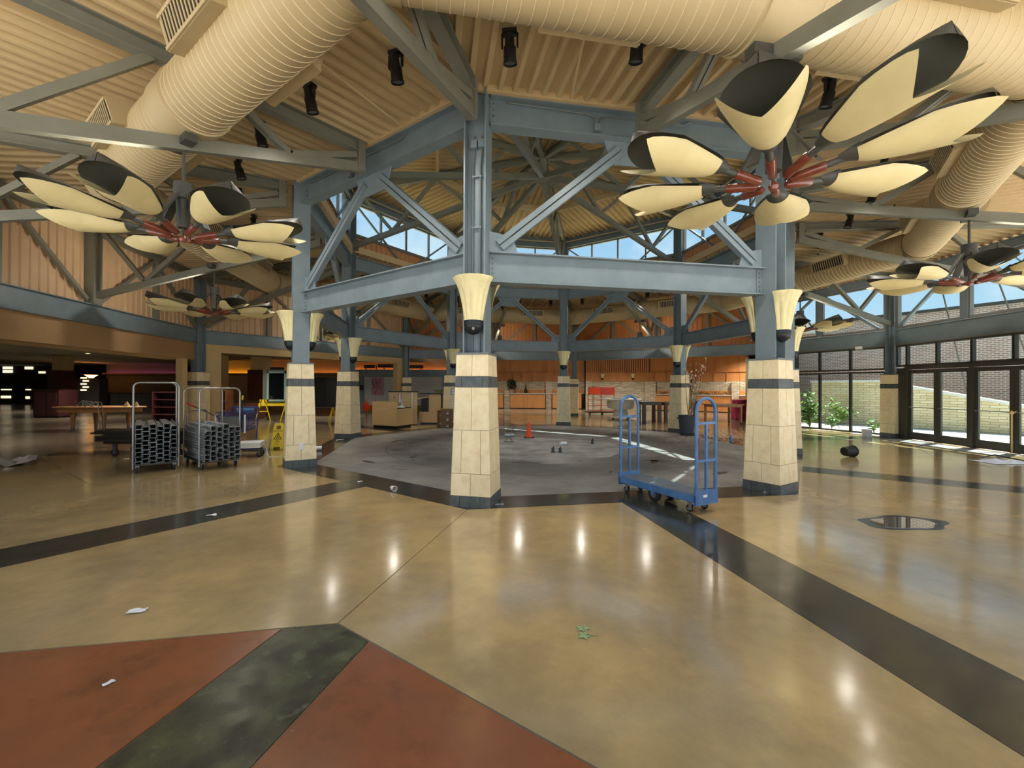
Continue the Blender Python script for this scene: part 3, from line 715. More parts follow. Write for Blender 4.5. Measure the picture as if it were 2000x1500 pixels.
for i, (a, b) in enumerate(spd):
    d = sgroup(f'door_{i + 1}', (CX, CY, 0), ang(2.25)); a += .004 if i in (1, 3) else .045; b -= .004 if i in (0, 2) else .045; c = (a + b) / 2
    fr = MB()
    for y in (a + .05, b - .05): fr.box((AQ, y, 1.07), (.05, .1, 2.12))
    fr.box((AQ, c, 2.08), (.049, b - a, .11)); fr.box((AQ, c, .13), (.049, b - a, .22)); fr.build('door_frame', 'frame', d)
    MB().box((AQ, c, 1.13), (.01, b - a - .2, 1.82)).build('pane', 'pane', d)
    MB().tube([(AQ - .07, a + .06, 1.0), (AQ - .07, b - .06, 1.0)], .014, 8).build('push_bar', 'frame_light', d)
rp = thing('door_rope', 'pale rope tied round the handles of the right glass door', 'rope', pol(AQ - .1, 2.25) + Vector((0, 0, 0)), ang(2.25))
MB().tube([(0, -1.08, 1.02), (-.01, -1.12, .98), (.02, -1.2, 1.03), (-.01, -1.14, .96), (0, -1.13, .6), (-.01, -1.14, .2), (-.03, -1.16, .03)], .016, 6).build('rope_strand', 'drywall', rp)
MB().lathe([(0, .94), (.04, .97), (.045, 1.0), (.03, 1.03), (0, 1.05)], 10, Matrix.Translation((0, -1.13, 0))).build('knot', 'drywall', rp)
ws = thing('motion_sensor', 'small white motion sensor box above the tall windows', 'sensor', pol(AQ - .12, 2.75), ang(2.75))
MB().box((0, -1.35, 2.94), (.08, .18, .09)).build('housing', 'label_white', ws); MB().box((-.042, -1.35, 2.925), (.006, .12, .04)).build('lens', 'cream_glass', ws)
# ------------------------------------------------------------------ outside on the right
def longwall(name, p, q, z0, z1, th, m, z1b=None):
    p = Vector(p); q = Vector(q); d = q - p; L = d.length; rz = math.atan2(d.y, d.x); z1b = z1 if z1b is None else z1b
    mb = MB(); mb.hexa([(0, 0, z0), (L, 0, z0), (L, th, z0), (0, th, z0), (0, 0, z1), (L, 0, z1b), (L, th, z1b), (0, th, z1)])
    o = mb.build(name, m); o.location = (p.x, p.y, 0); o.rotation_euler = (0, 0, rz); return o, L
for p_, q_, za, zb2 in (((14.3, 20.25), (15.75, 17.75), 1.83, 1.83), ((15.75, 17.75), (18.7, 12.7), 1.74, .45)):
    o, L = longwall('wall_outside_stone', p_, q_, -.04, za, .3, 'stone_out', zb2); struct(o)
    MB().hexa([(-.03, -.06, za), (L, -.06, zb2), (L, .36, zb2), (-.03, .36, za), (-.03, -.06, za + .09), (L, -.06, zb2 + .09), (L, .36, zb2 + .09), (-.03, .36, za + .09)]).build('coping', 'coping', o)
o, L = longwall('wall_outside_brick', (15.0, 24.2), (24.2, 8.5), -.04, 4.9, .4, 'brick'); struct(o)
MB().box((L / 2, .1, 4.96), (L, .5, .12)).build('parapet_cap', 'frame', o)
MB().box((9.9, -.03, 1.55), (.75, .06, 2.1)).build('service_door', 'maroon', o)
MB().box((1.9, -.25, 4.7), (1.3, .5, .55)).build('rooftop_box', 'white_paint', o)
o, L = longwall('wall_outside_glass', (12.6, 22.6), (15.2, 23.4), -.04, 3.6, .2, 'olive_wall'); struct(o)
for i in range(3): MB().box((.45 + .85 * i, -.01, 2.6), (.7, .02, 1.2)).build('pane', 'screen_glass', o)
def guy(p, q, lab):
    t = thing('guy_rod', lab, 'rod'); MB().tube([p, q], .022, 6).build('rod', 'frame', t); m_ = (Vector(p) + Vector(q)) / 2; d = (Vector(q) - Vector(p)).normalized() * .12
    MB().tube([m_ - d, m_ + d], .04, 6).build('turnbuckle', 'frame', t)
guy((12.6, 12.9, 6.6), (16.4, 15.0, .1), 'left thin steel guy rod outside above the doors'); guy((12.6, 11.6, 6.4), (17.2, 13.4, .1), 'middle thin steel guy rod outside above the doors'); guy((12.7, 11.3, 5.6), (18.6, 12.4, 2.6), 'right thin steel guy rod outside above the doors')
def shrub(name, lab, p, h, w, nleaf, seed, cat='shrub', m='leaf_green', ls=.09):
    random.seed(seed); t = thing(name, lab, cat, p); st = MB(); lf = MB()
    for i in range(max(4, nleaf // 40)):
        a = random.uniform(0, 2 * PI); r = random.uniform(.1, .8) * w; top = Vector((r * math.cos(a), r * math.sin(a), h * random.uniform(.55, 1)))
        st.tube([(0, 0, 0), top * .5 + Vector((0, 0, .1 * h)), top], .008, 5, radii=[.014, .01, .005])
        for j in range(nleaf // max(4, nleaf // 40)):
            u = random.uniform(.3, 1.0); c = top * u + Vector((random.gauss(0, w * .22), random.gauss(0, w * .22), random.gauss(0, h * .1)))
            c.z = max(c.z, .03)
            L = ls * random.uniform(.6, 1.3); M = Matrix.Translation(c) @ Matrix.Rotation(random.uniform(0, 6.28), 4, 'Z') @ Matrix.Rotation(random.uniform(-.9, .9), 4, 'X') @ Matrix.Rotation(random.uniform(-.6, .9), 4, 'Y')
            lf.add([(0, 0, 0), (L * .5, -L * .32, .01), (L, 0, 0), (L * .5, L * .32, .01)], [(0, 1, 2, 3)], False, M)
    st.build('stem', 'bark', t); l_ = lf.build('foliage', m, t); l_['kind'] = 'stuff'; return t
shrub('shrub', 'large bright green shrub outside the left of the tall windows', G(1578, 836) + Vector((.35, .4, 0)), 1.35, .55, 420, 1, ls=.16)
shrub('shrub', 'small leafy shrub outside against the stone wall', G(1640, 828), 1.15, .5, 300, 2, ls=.15)
shrub('shrub', 'low green weeds outside the window beside the large shrub', G(1622, 838) + Vector((.2, .2, 0)), .55, .35, 160, 3, ls=.11)
shrub('weed', 'leafy weed sprouting outside near the white pail', G(1705, 846) + Vector((.25, .25, 0)), .42, .22, 60, 4, 'weed', ls=.13)
shrub('weed', 'low weed at stone wall foot behind left door', G(1800, 832), .45, .4, 90, 5, 'weed', 'leaf_dark', .1)
shrub('weed', 'low weed at stone wall foot behind third door', G(1925, 838), .35, .3, 80, 6, 'weed', 'leaf_dark', .1)

# ================================================================== MALL LEFT AND BACK ROOM
def polyprism(name, pts, z0, z1, m):
    a = sum(pts[i][0] * pts[(i + 1) % len(pts)][1] - pts[(i + 1) % len(pts)][0] * pts[i][1] for i in range(len(pts)))
    return struct(MB().prism(pts if a > 0 else pts[::-1], z0, z1).build(name, m))
P2 = lambda r, k: (pol(r, k).x, pol(r, k).y)
polyprism('ceiling_mall', [P2(RO + .1, 7), P2(RO + .1, 6), P2(RO + .1, 5), (-5.6, 37), (-46, 38), (-46, 2)], 3.05, 3.25, 'ceiling_grey')
polyprism('ceiling_back', [P2(RO + .1, 5), P2(RO + .1, 4), P2(RO + .1, 3), (14.6, 22.4), (19, 25.5), (19, 34), (-5.6, 37)], 3.72, 3.9, 'ceiling_grey')
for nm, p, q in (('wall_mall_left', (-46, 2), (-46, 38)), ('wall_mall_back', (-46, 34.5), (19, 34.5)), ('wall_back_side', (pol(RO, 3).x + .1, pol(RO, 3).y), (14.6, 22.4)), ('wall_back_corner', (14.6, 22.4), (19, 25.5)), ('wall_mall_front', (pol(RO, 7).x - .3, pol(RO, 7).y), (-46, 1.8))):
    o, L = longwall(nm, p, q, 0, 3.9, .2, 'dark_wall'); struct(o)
# bright slots of a far storefront on the left
sf = thing('far_storefront', 'dark far storefront with bright horizontal slots at the left edge', 'storefront', (0, 33.6, 0))
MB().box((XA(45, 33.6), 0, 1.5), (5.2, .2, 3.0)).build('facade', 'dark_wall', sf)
for px0, px1, py0, py1 in ((3, 22, 716, 721), (3, 22, 723, 728), (46, 62, 716, 721), (73, 86, 725, 729), (0, 19, 773, 778), (48, 56, 774, 779), (0, 20, 760, 762), (48, 58, 760, 762)):
    MB().box(((XA(px0, 33.4) + XA(px1, 33.4)) / 2, -.12, (ZA(py0, 30, 33.4) + ZA(py1, 30, 33.4)) / 2), (XA(px1, 33.4) - XA(px0, 33.4), .04, abs(ZA(py0, 30, 33.4) - ZA(py1, 30, 33.4)))).build('lit_slot', 'cove_white', sf)
def cove(lab, px0, px1, Y, py, m, wallm, zt=3.05, depth=.35):
    x0, x1 = XA(px0, Y), XA(px1, Y); zl = ZA(py, (px0 + px1) / 2, Y); t = thing('cove_light', lab, 'cove light', ((x0 + x1) / 2, Y, 0)); W = x1 - x0
    MB().box((0, depth + .05, zt / 2), (W, .1, zt)).build('wall_panel', wallm, t)
    MB().box((0, .04, zl - .06), (W, .08, .14)).build('ledge_lip', 'drywall_brown', t); MB().box((0, depth / 2, zl - .11), (W, depth, .04)).build('ledge', 'drywall_brown', t)
    MB().box((0, depth * .55, zl - .07), (W - .1, .05, .03)).build('light_strip', m, t); return t
cove('pink-lit wall cove far behind the oval table', 198, 352, 30, 729, 'cove_pink', 'olive_wall')
cove('yellow-lit wall cove far behind the stud carts', 388, 488, 26, 729, 'cove_yellow', 'drywall')
cove('orange-lit wall cove behind the left front column', 500, 664, 25, 728, 'cove_orange', 'drywall_brown', 3.2)
cove('orange-lit wall niche above the grey storefront frame', 672, 878, 27, 723, 'cove_orange', 'drywall_brown', 3.7)
def colm(name, lab, px0, px1, Y, z0, z1, m, cat='pillar', d=None):
    x0, x1 = XA(px0, Y), XA(px1, Y); t = thing(name, lab, cat, ((x0 + x1) / 2, Y, 0)); w = x1 - x0; d = d or w
    MB().box((0, d / 2, (z0 + z1) / 2), (w, d, z1 - z0)).build('shaft', m, t); return t
t = colm('mall_pillar', 'cream square pillar on a maroon plinth at far left', 101, 122, 22, 2.3, 3.05, 'drywall'); MB().box((-.05, .3, 1.15), (.75, .75, 2.3)).build('plinth', 'maroon', t)
t = colm('mall_pillar', 'cream square pillar behind the right stud cart', 411, 432, 21, 0, 3.05, 'drywall')
MB().box((0, .26, .1), (.62, .62, .2)).build('plinth', 'maroon', t)
t = colm('mall_pillar', 'cream pillar on tall brown wood plinth left of framed cabinet', 489, 516, 22, 2.35, 3.05, 'drywall'); MB().box((-.05, .36, 1.2), (.85, .85, 2.35)).build('plinth', 'wood_brown', t)
t = colm('mall_pillar', 'cream jamb pillar at right end of left opening', 343, 356, 13.4, 0, 2.42, 'drywall'); MB().box((0, .1, .08), (.25, .25, .16)).build('plinth', 'drywall_brown', t)
t = thing('ceiling_lamp', 'round white dome lamp on mall ceiling behind left bulkhead', 'lamp', (XA(112, 15.5), 15.5, 0)); MB().lathe([(0, 2.9), (.15, 2.92), (.24, 2.98), (.26, 3.05)], 20).build('dome', 'label_white', t); MB().lathe([(.26, 3.03), (.28, 3.03), (.28, 3.05)], 20).build('rim', 'frame_light', t)
# grey storefront frame with white panels between beige counter and columns
sf = thing('storefront_frame', 'grey storefront frame holding two white panels behind the beige counter', 'storefront', (0, 25.5, 0))
xa, xb = XA(703, 25.5), XA(872, 25.5); xm = XA(782, 25.5)
z1, z0 = ZA(722, 790, 25.5), ZA(736, 790, 25.5)
MB().box(((xa + xb) / 2, .2, (z0 + z1) / 2), (xb - xa, .6, z1 - z0)).build('header', 'steel', sf)
for x in (xa + .1, xm, xb - .1): MB().box((x, .1, z0 / 2), (.24, .2, z0)).build('frame_post', 'steel', sf)
for a, b in ((xa + .22, xm - .12), (xm + .12, xb - .22)): MB().box(((a + b) / 2, .15, z0 / 2 + .2), (b - a, .05, z0 - .4)).build('white_panel', 'white_board', sf)
MB().box(((xa + xb) / 2, .3, .2), (xb - xa, .4, .4)).build('base', 'olive_box', sf)
for px0, px1, py0, py1 in ((710, 731, 713, 719), (737, 782, 711, 718), (798, 826, 713, 719)):
    MB().box(((XA(px0, 25.5) + XA(px1, 25.5)) / 2, .1, ZA((py0 + py1) / 2, 760, 25.5)), (XA(px1, 25.5) - XA(px0, 25.5), .08, .2)).build('dark_rail', 'wood_dark', sf)
for px in (713, 734, 749, 779, 821): MB().box((XA(px, 25.5), .1, z1 + .1), (.05, .05, .3)).build('rail_post', 'wood_dark', sf)
po = thing('pink_poster', 'pink poster with black line drawing of a face on white panel', 'poster', (XA(737, 25.45), 25.53, 0))
ph_, pw_ = 1.05, .68; zc = ZA(754, 737, 25.4)
MB().box((0, 0, zc), (pw_, .02, ph_)).build('sheet', 'pink_poster', po)
def stroke(pts, r=.012): return MB().tube([(x, -.015, zc + z) for x, z in pts], r, 5)
stroke([(-.2 + .13 * math.cos(a * PI / 12) , .22 + .2 * math.sin(a * PI / 12)) for a in range(-2, 20)]).build('ink_line', 'ink', po)
stroke([(-.32, -.15), (-.22, -.05), (-.12, -.1), (0, .05), (.1, .3), (.18, .45)]).build('ink_line', 'ink', po)
stroke([(-.15, -.5), (-.08, -.3), (.02, -.12), (.12, -.1), (.2, -.2)]).build('ink_line', 'ink', po)
for x in (-.26, -.15): stroke([(x - .04, .22), (x, .24), (x + .04, .22)], .014).build('ink_line', 'ink', po)
stroke([(-.24, .1), (-.2, .085), (-.16, .1)], .014).build('ink_line', 'ink', po)
# back room walls
def backwall(name, p, q, kind):
    p = Vector(p); q = Vector(q); d = q - p; L = d.length
    w = sgroup(name, (p.x, p.y, 0), math.atan2(d.y, d.x))
    MB().box((L / 2, .15, 1.9), (L, .1, 3.8)).build('backing', 'wood_brown', w)
    s0 = 0 if kind == 'stone' else 1.35
    MB().box((L / 2, .05, (s0 + 1.95) / 2), (L, .1, 1.95 - s0)).build('stone_field', 'stone_veneer', w)
    MB().box((L / 2, .06, 2.27), (L, .08, .62)).build('wood_band', 'wood_orange', w)
    if kind == 'stone':
        for i in range(int(L / .15)): MB().box((.075 + .15 * i, .06, 3.15), (.10, .1, 1.14)).build('wood_slat', 'wood_orange', w)
        MB().box((L / 2, .09, 3.15), (L, .04, 1.14)).build('slat_backing', 'wood_brown', w)
    else:
        n = max(1, int(L / 1.2))
        for i in range(n): MB().box((L / n * (i + .5), .06, 3.15), (L / n - .012, .08, 1.13)).build('wood_panel', 'wood_orange', w)
        for i in range(int(L / .75)): MB().box((.3 + .75 * i, 0, 2.27), (.05, .12, .6)).build('cubby_divider', 'wood_orange', w)
        MB().box((L / 2, 0, 2.57), (L, .14, .04)).build('cubby_shelf', 'wood_orange', w)
        MB().box((L / 2, .02, 1.21), (L, .08, .28)).build('wood_splash', 'wood_orange', w)
    return w, L
w1, L1 = backwall('wall_back_one', (-5.5, 31.4), (5.2, 30.4), 'wood'); w2, L2 = backwall('wall_back_two', (5.2, 29.9), (9.6, 29.5), 'stone'); w3, L3 = backwall('wall_back_three', (9.6, 29.5), (17.6, 24.3), 'wood')
for w, xs in ((w1, (5.2, 8.2)), (w2, (.2, 4.2)), (w3, (.25, 2.9, 5.3))):
    for x in xs: MB().box((x, -.1, .98), (.42, .35, 1.96)).build('stone_pier', 'stone_veneer', w)
def counter_run(lab, w, x0, x1, seed):
    t = thing('wood_counter', lab, 'counter', w.location, w.rotation_euler[2]); n = max(1, round((x1 - x0) / 1.0))
    for i in range(n):
        a = x0 + (x1 - x0) * i / n; b = x0 + (x1 - x0) * (i + 1) / n
        MB().box(((a + b) / 2, -.3, .52), (b - a - .01, .56, .96)).build('cabinet_front', 'wood_orange', t)
    MB().box(((x0 + x1) / 2, -.3, 1.06), (x1 - x0 + .04, .66, .05)).build('worktop', 'white_board', t)
    MB().box(((x0 + x1) / 2, -.27, .03), (x1 - x0, .46, .06)).build('toe_kick', 'black', t)
counter_run('wood-fronted counter left of far stone pier behind cone', w1, 2.0, 4.95, 1); counter_run('wood-fronted counter between the two far stone piers behind cone', w1, 5.45, 7.95, 2); counter_run('wood-fronted counter left of the bare far stone wall', w1, 8.45, 10.5, 6)
counter_run('wood-fronted counter just right of the bare stone wall', w3, .5, 2.65, 3); counter_run('wood-fronted counter behind the trash can column', w3, 3.15, 5.05, 4); counter_run('wood-fronted counter behind the magenta table', w3, 5.55, 7.7, 5)
for i, px in enumerate((1177, 1236)):
    t = thing('wall_sconce', ('left' if i == 0 else 'right') + ' small cream sconce on wood band above the far stone wall', 'sconce', (XA(px, 29.55), 29.62 - .1 * i, 0)); zc = ZA(737, px, 29.6)
    MB().lathe([(.08, -.06), (.09, .05), (.12, .14), (.18, .22), (.2, .24)], 16, Matrix.Translation((0, 0, zc))).build('shade', 'cream_glass', t)
    MB().lathe([(0, -.2), (.06, -.17), (.09, -.1), (.09, -.05), (0, -.05)], 16, Matrix.Translation((0, 0, zc))).build('bowl', 'dark_bowl', t)

# ================================================================== CHANDELIERS
def chandelier():
    t = thing('flower_chandelier', '', 'chandelier', group='flower chandeliers')
    H0 = 3.30
    MB().tube([(0, 0, 3.92), (0, 0, 4.40)], .018, 8).build('rod', 'petal_black', t)
    MB().box((0, 0, 4.42), (.12, .46, .09)).build('mounting_box', 'petal_black', t)
    MB().lathe([(.0, 3.94), (.1, 3.94), (.1, 3.76), (.075, 3.74), (.06, 3.42), (0, 3.42)], 16).build('stem_body', 'petal_black', t)
    for i in range(4):
        a = i * PI / 2 + .4; MB().bar((.06 * math.cos(a), .06 * math.sin(a), 3.84), (.34 * math.cos(a), .34 * math.sin(a), 3.38), .09, .02).build('strut', 'petal_black', t)
    MB().tube([(0, 0, 3.42), (0, 0, 3.3)], .014, 6).build('drop_rod', 'petal_black', t)
    MB().lathe([(0, 3.255), (.03, 3.265), (.042, 3.295), (.03, 3.325), (0, 3.335)], 14).build('finial', 'red_wood', t)
    tilt = math.radians(11)
    # unit along +x
    def shellpt(u, f):  # f angle from straight down; the shell flares outward into two pointed lobes
        af = abs(f)
        Lf = .49 + .23 * (af / .82) ** 1.15 if af < .82 else .72 - .32 * ((af - .82) / .38) ** 1.5
        s_ = u * Lf
        r = .095 + .20 * (s_ / .66) ** .75
        return (s_, r * math.sin(f) * 1.05, -r * math.cos(f) + .04)
    sh = MB(); nu, nf = 12, 26; vs = []
    for i in range(nu + 1):
        for j in range(nf + 1): vs.append(shellpt(i / nu, -1.2 + 2.4 * j / nf))
    sh.add(vs, [(i * (nf + 1) + j, i * (nf + 1) + j + 1, (i + 1) * (nf + 1) + j + 1, (i + 1) * (nf + 1) + j) for i in range(nu) for j in range(nf)], True)
    shm = sh.mesh('cream_petal', 'petal_cream')
    cu = MB(); vs = []
    for s_, r in ((-.11, .035), (-.09, .045), (-.05, .06), (0.0, .082), (.03, .09)):
        for j in range(17): f = -1.7 + 3.4 * j / 16; vs.append((s_, r * math.sin(f) * 1.08, -r * math.cos(f) + .03))
    cu.add(vs, [(i * 17 + j, i * 17 + j + 1, (i + 1) * 17 + j + 1, (i + 1) * 17 + j) for i in range(4) for j in range(16)], True); cum = cu.mesh('petal_cup', 'petal_black')
    lf = MB(); vs = []
    for i in range(13):
        u = math.sin(i / 12 * PI / 2); s_ = -.02 + .78 * u; w_ = (.09 + .18 * min(1, u / .6) ** .8) if u < .6 else .27 * math.sqrt(max(.0, 1 - ((u - .6) / .4) ** 2)) + .004
        for j in range(7): e = -1 + j / 3; vs.append((s_, e * w_, .03 - .10 * e * e * min(1, u * 1.4)))
    lf.add(vs, [(i * 7 + j, i * 7 + j + 1, (i + 1) * 7 + j + 1, (i + 1) * 7 + j) for i in range(12) for j in range(6)], True); lfm = lf.mesh('dark_leaf', 'petal_black')
    hm = MB().tube([(.12, 0, 0), (.14, 0, 0), (.36, 0, 0), (.37, 0, 0)], .036, 12, radii=[.02, .036, .038, .034]).mesh('wood_handle', 'red_wood')
    am = MB().tube([(.36, 0, 0), (.50, 0, 0)], .028, 10).mesh('arm', 'petal_black')
    for i in range(8):
        M = Matrix.Translation((0, 0, H0)) @ Matrix.Rotation(i * PI / 4 + PI / 8 * 0, 4, 'Z') @ Matrix.Rotation(-tilt, 4, 'Y')
        MU = M @ Matrix.Translation((.56, 0, 0)) @ Matrix.Rotation(-math.radians(4), 4, 'Y')
        put('wood_handle', hm, t, None, M); a_ = put('arm', am, t, None, M); put('cream_petal', shm, t, None, MU); put('petal_cup', cum, t, None, MU); put('dark_leaf', lfm, t, None, MU)
    return t
CH = chandelier(); RC = 8.16
for k in range(8):
    lab = ['large cream-petal chandelier hanging close at upper right', 'cream-petal chandelier before the upper windows at right edge', 'small cream-petal chandelier behind the right front column', 'far chandelier above the back tables', 'far chandelier behind the orange cone column', 'far chandelier above the beige counter', 'small dim chandelier in front of the left siding wall', 'large cream-petal chandelier hanging at upper left'][k]
    rz = ang(k + .5) + (PI if k in (0, 7) else 0)
    if k == 0: CH.location = pol(RC, .5); CH.rotation_euler = (0, 0, rz); CH['label'] = lab
    else: dup(CH, pol(RC, k + .5), rz, lab)
# ================================================================== SPOTLIGHTS UNDER THE DECK
SPT = thing('can_spotlight', '', 'spotlight', group='black can spotlights under the deck')
zc = 5.48
MB().box((0, 0, zc), (.09, .16, .04)).build('clamp', 'black', SPT)
y_ = MB(); y_.bar((0, -.085, zc - .02), (0, -.085, zc - .17), .02, .03, (1, 0, 0)); y_.bar((0, .085, zc - .02), (0, .085, zc - .17), .02, .03, (1, 0, 0)); y_.box((0, 0, zc - .03), (.03, .18, .015)); y_.build('yoke', 'black', SPT)
Mc = Matrix.Translation((0, 0, zc - .17)) @ Matrix.Rotation(math.radians(16), 4, 'Y')
MB().lathe([(0, .14), (.05, .13), (.055, .02), (.07, .0), (.07, -.13), (.078, -.135), (.078, -.16), (.066, -.16)], 16, Mc).build('can', 'black', SPT)
MB().lathe([(0, -.14), (.066, -.142)], 16, Mc).build('lens', 'wheel_grey', SPT)
n_ = 0
for j in range(16):
    for s in (-1, 1):
        k = j * .5 + s * .124
        ref = (REF[(j // 2) % 8] + ' truss') if j % 2 == 0 else ('chandelier truss between ' + bay(j // 2))
        lab = f'black can spotlight {"right" if s < 0 else "left"} of {ref} seen from hall centre' if j % 2 == 0 else f'black spotlight {"right" if s < 0 else "left"} of {ref}'
        if n_ == 0: SPT.location = pol(7.05, k); SPT.rotation_euler = (0, 0, ang(k)); SPT['label'] = lab
        else: dup(SPT, pol(7.05, k), ang(k), lab)
        n_ += 1

# fill lights added at the unlit cans, plus made-up mall and back-room downlights
def fill_spot(p, aim, watts, size=130, col=(1.0, 0.93, 0.82), r=.07):
    d = bpy.data.lights.new('fill_light', 'SPOT'); d.energy = watts; d.color = col; d.spot_size = math.radians(size); d.spot_blend = 1.0; d.shadow_soft_size = r
    o = bpy.data.objects.new('fill_light', d); COL.objects.link(o); o.location = p; o.rotation_euler = (Vector(aim) - Vector(p)).to_track_quat('-Z', 'Y').to_euler(); return o
for j in range(16):
    for s in (-1, 1):
        p = pol(7.0, j * .5 + s * .124, 5.12); fill_spot(p, pol(5.4 if s < 0 else 7.0, j * .5 + s * .124, 0), 70)
def downlight(lab, x, y, zc, watts):  # made-up ceiling fixture, added to brighten the mall and back room
    t = thing('added_downlight', lab, 'downlight', (x, y, 0), 0, lab[6:] + 's'); MB().lathe([(.09, zc - .012), (.13, zc - .012), (.13, zc + .002)], 20).build('trim_ring', 'label_white', t); MB().lathe([(0, zc - .006), (.09, zc - .006)], 20).build('diffuser', 'fill_glow', t)
    fill_spot((x, y, zc - .03), (x, y, 0), watts, 150)
for i, (x, y) in enumerate(((-14, 10.5), (-14, 16), (-20, 13), (-20, 20), (-27, 17), (-11.5, 17.4), (-27, 25), (-9.5, 21.5))): downlight('small recessed downlight in the dim mall ceiling', x, y, 3.05, 300)
for i, (x, y) in enumerate(((-1, 27), (3.5, 27), (7.5, 26.5), (11.5, 23.5), (7, 22.5), (14, 25))): downlight('small recessed downlight in the back room ceiling', x, y, 3.72, 460)

for k in range(8): fill_spot(pol(RC + .12, k + .5, 3.80), pol(RO, k + .5, 4.3), 75, 150)   # fill spots added at the unlit chandeliers to brighten the outer walls

SPK = thing('sprinkler_branch', '', 'sprinkler', group='sprinkler branches under the outer deck')
MB().tube([(6.0, 0, 5.44), (7.5, 0, 5.36), (7.52, 0, 5.35), (7.53, 0, 5.26)], .018, 8).build('pipe_run', 'deck', SPK); MB().lathe([(0, 5.20), (.03, 5.205), (.012, 5.22), (.016, 5.27), (0, 5.27)], 10, Matrix.Translation((7.53, 0, 0))).build('sprinkler_head', 'black', SPK)
for i in range(16):
    k = i // 2 + (.27 if i % 2 == 0 else .73); lab = f'cream sprinkler branch under outer deck near {REF[(i // 2 + i % 2) % 8]}, {"left" if i % 2 == 0 else "right"} side'
    if i == 0: SPK.location = (CX, CY, 0); SPK.rotation_euler = (0, 0, ang(k)); SPK['label'] = lab
    else: dup(SPK, (CX, CY, 0), ang(k), lab)
# ================================================================== LOOSE THINGS
def rzof(d): return math.atan2(d[1], d[0])
def wheel(parent, p, r, w, axis=(0, 1, 0), name='wheel', hub='wheel_grey'):
    p = Vector(p); a = Vector(axis).normalized()
    o = MB().tube([p - a * w / 2, p - a * w * .3, p + a * w * .3, p + a * w / 2], r, 18, radii=[r * .88, r, r, r * .88]).build(name, 'rubber', parent)
    MB().tube([p - a * (w / 2 + .004), p + a * (w / 2 + .004)], r * .5, 12).build('wheel_hub', hub, o); return o
# ---------------- blue platform cart (local x along its length)
c0, c1 = Vector((1.80, 6.52, 0)), Vector((2.45, 5.33, 0)); Lc_ = (c1 - c0).length
bc = thing('platform_cart', 'blue steel platform cart with two tall hoop handles', 'cart', (c0 + c1) / 2, rzof(c1 - c0)); W_ = .42; H_ = Lc_ / 2
MB().box((0, 0, .232), (Lc_ - .06, W_ - .03, .012)).build('deck_board', 'cart_deck', bc)
fr = MB()
for s in (1, -1): fr.box((0, s * (W_ / 2 - .015), .19), (Lc_, .03, .09))
fr.build('side_rail', 'cart_blue', bc)
for s in (1, -1):
    ep = MB(); ep.box((s * (H_ - .01), 0, .20), (.03, W_, .18)); e_ = ep.build('end_panel', 'cart_blue', bc)
    if s == 1: MB().box((H_ + .008, -.04, .22), (.004, .075, .03)).build('white_label', 'label_white', e_)
    x = s * (H_ - .012); w = W_ / 2 - .03; pts = [(x, -w, .12), (x, -w, 1.27)] + [(x, -w * math.cos(a * PI / 10), 1.27 + w * .95 * math.sin(a * PI / 10)) for a in range(1, 10)] + [(x, w, 1.27), (x, w, .12)]
    hp = MB().tube(pts, .021, 12).build('hoop_handle', 'cart_blue', bc)
    for z in (1.13, .66, .265): MB().box((x, 0, z), (.03, 2 * w, .032)).build('crossbar', 'cart_blue', hp)
    MB().box((x, 0, .70), (.028, .03, .87)).build('upright', 'cart_blue', hp)
for s in (1, -1):
    for t_ in (1, -1):
        x, y = s * (H_ - .12), t_ * (W_ / 2 - .07)
        k_ = MB(); k_.box((x, y + .022, .075), (.04, .006, .08)); k_.box((x, y - .022, .075), (.04, .006, .08)); k_.box((x, y, .13), (.07, .06, .04)); k_.build('caster_fork', 'pipe_steel', bc)
        wheel(bc, (x - .02, y, .048), .048, .03, name='caster_wheel', hub='pipe_steel')
for t_ in (1, -1):
    y = t_ * (W_ / 2 - .05); wheel(bc, (-.02, y, .105), .105, .045, name='centre_wheel'); MB().box((-.02, y + t_ * .034, .16), (.06, .008, .14)).build('axle_bracket', 'cart_blue', bc)
MB().tube([(H_ - .012, -.18, 1.2), (H_ + .02, -.17, .8), (H_ - .03, -.13, .62), (H_ + .02, -.15, .4)], .003, 5).build('string', 'magenta', bc)
# ---------------- orange cone
def cone(p):
    t = thing('traffic_cone', 'small bright orange traffic cone on the grey octagon floor', 'cone', p)
    MB().box((0, 0, .012), (.30, .30, .024)).build('base', 'black', t)
    MB().lathe([(.115, .02), (.105, .05), (.095, .07), (.03, .45), (.024, .46), (.0, .46)], 24).build('cone_body', 'orange', t)
cone(G(1033, 855))
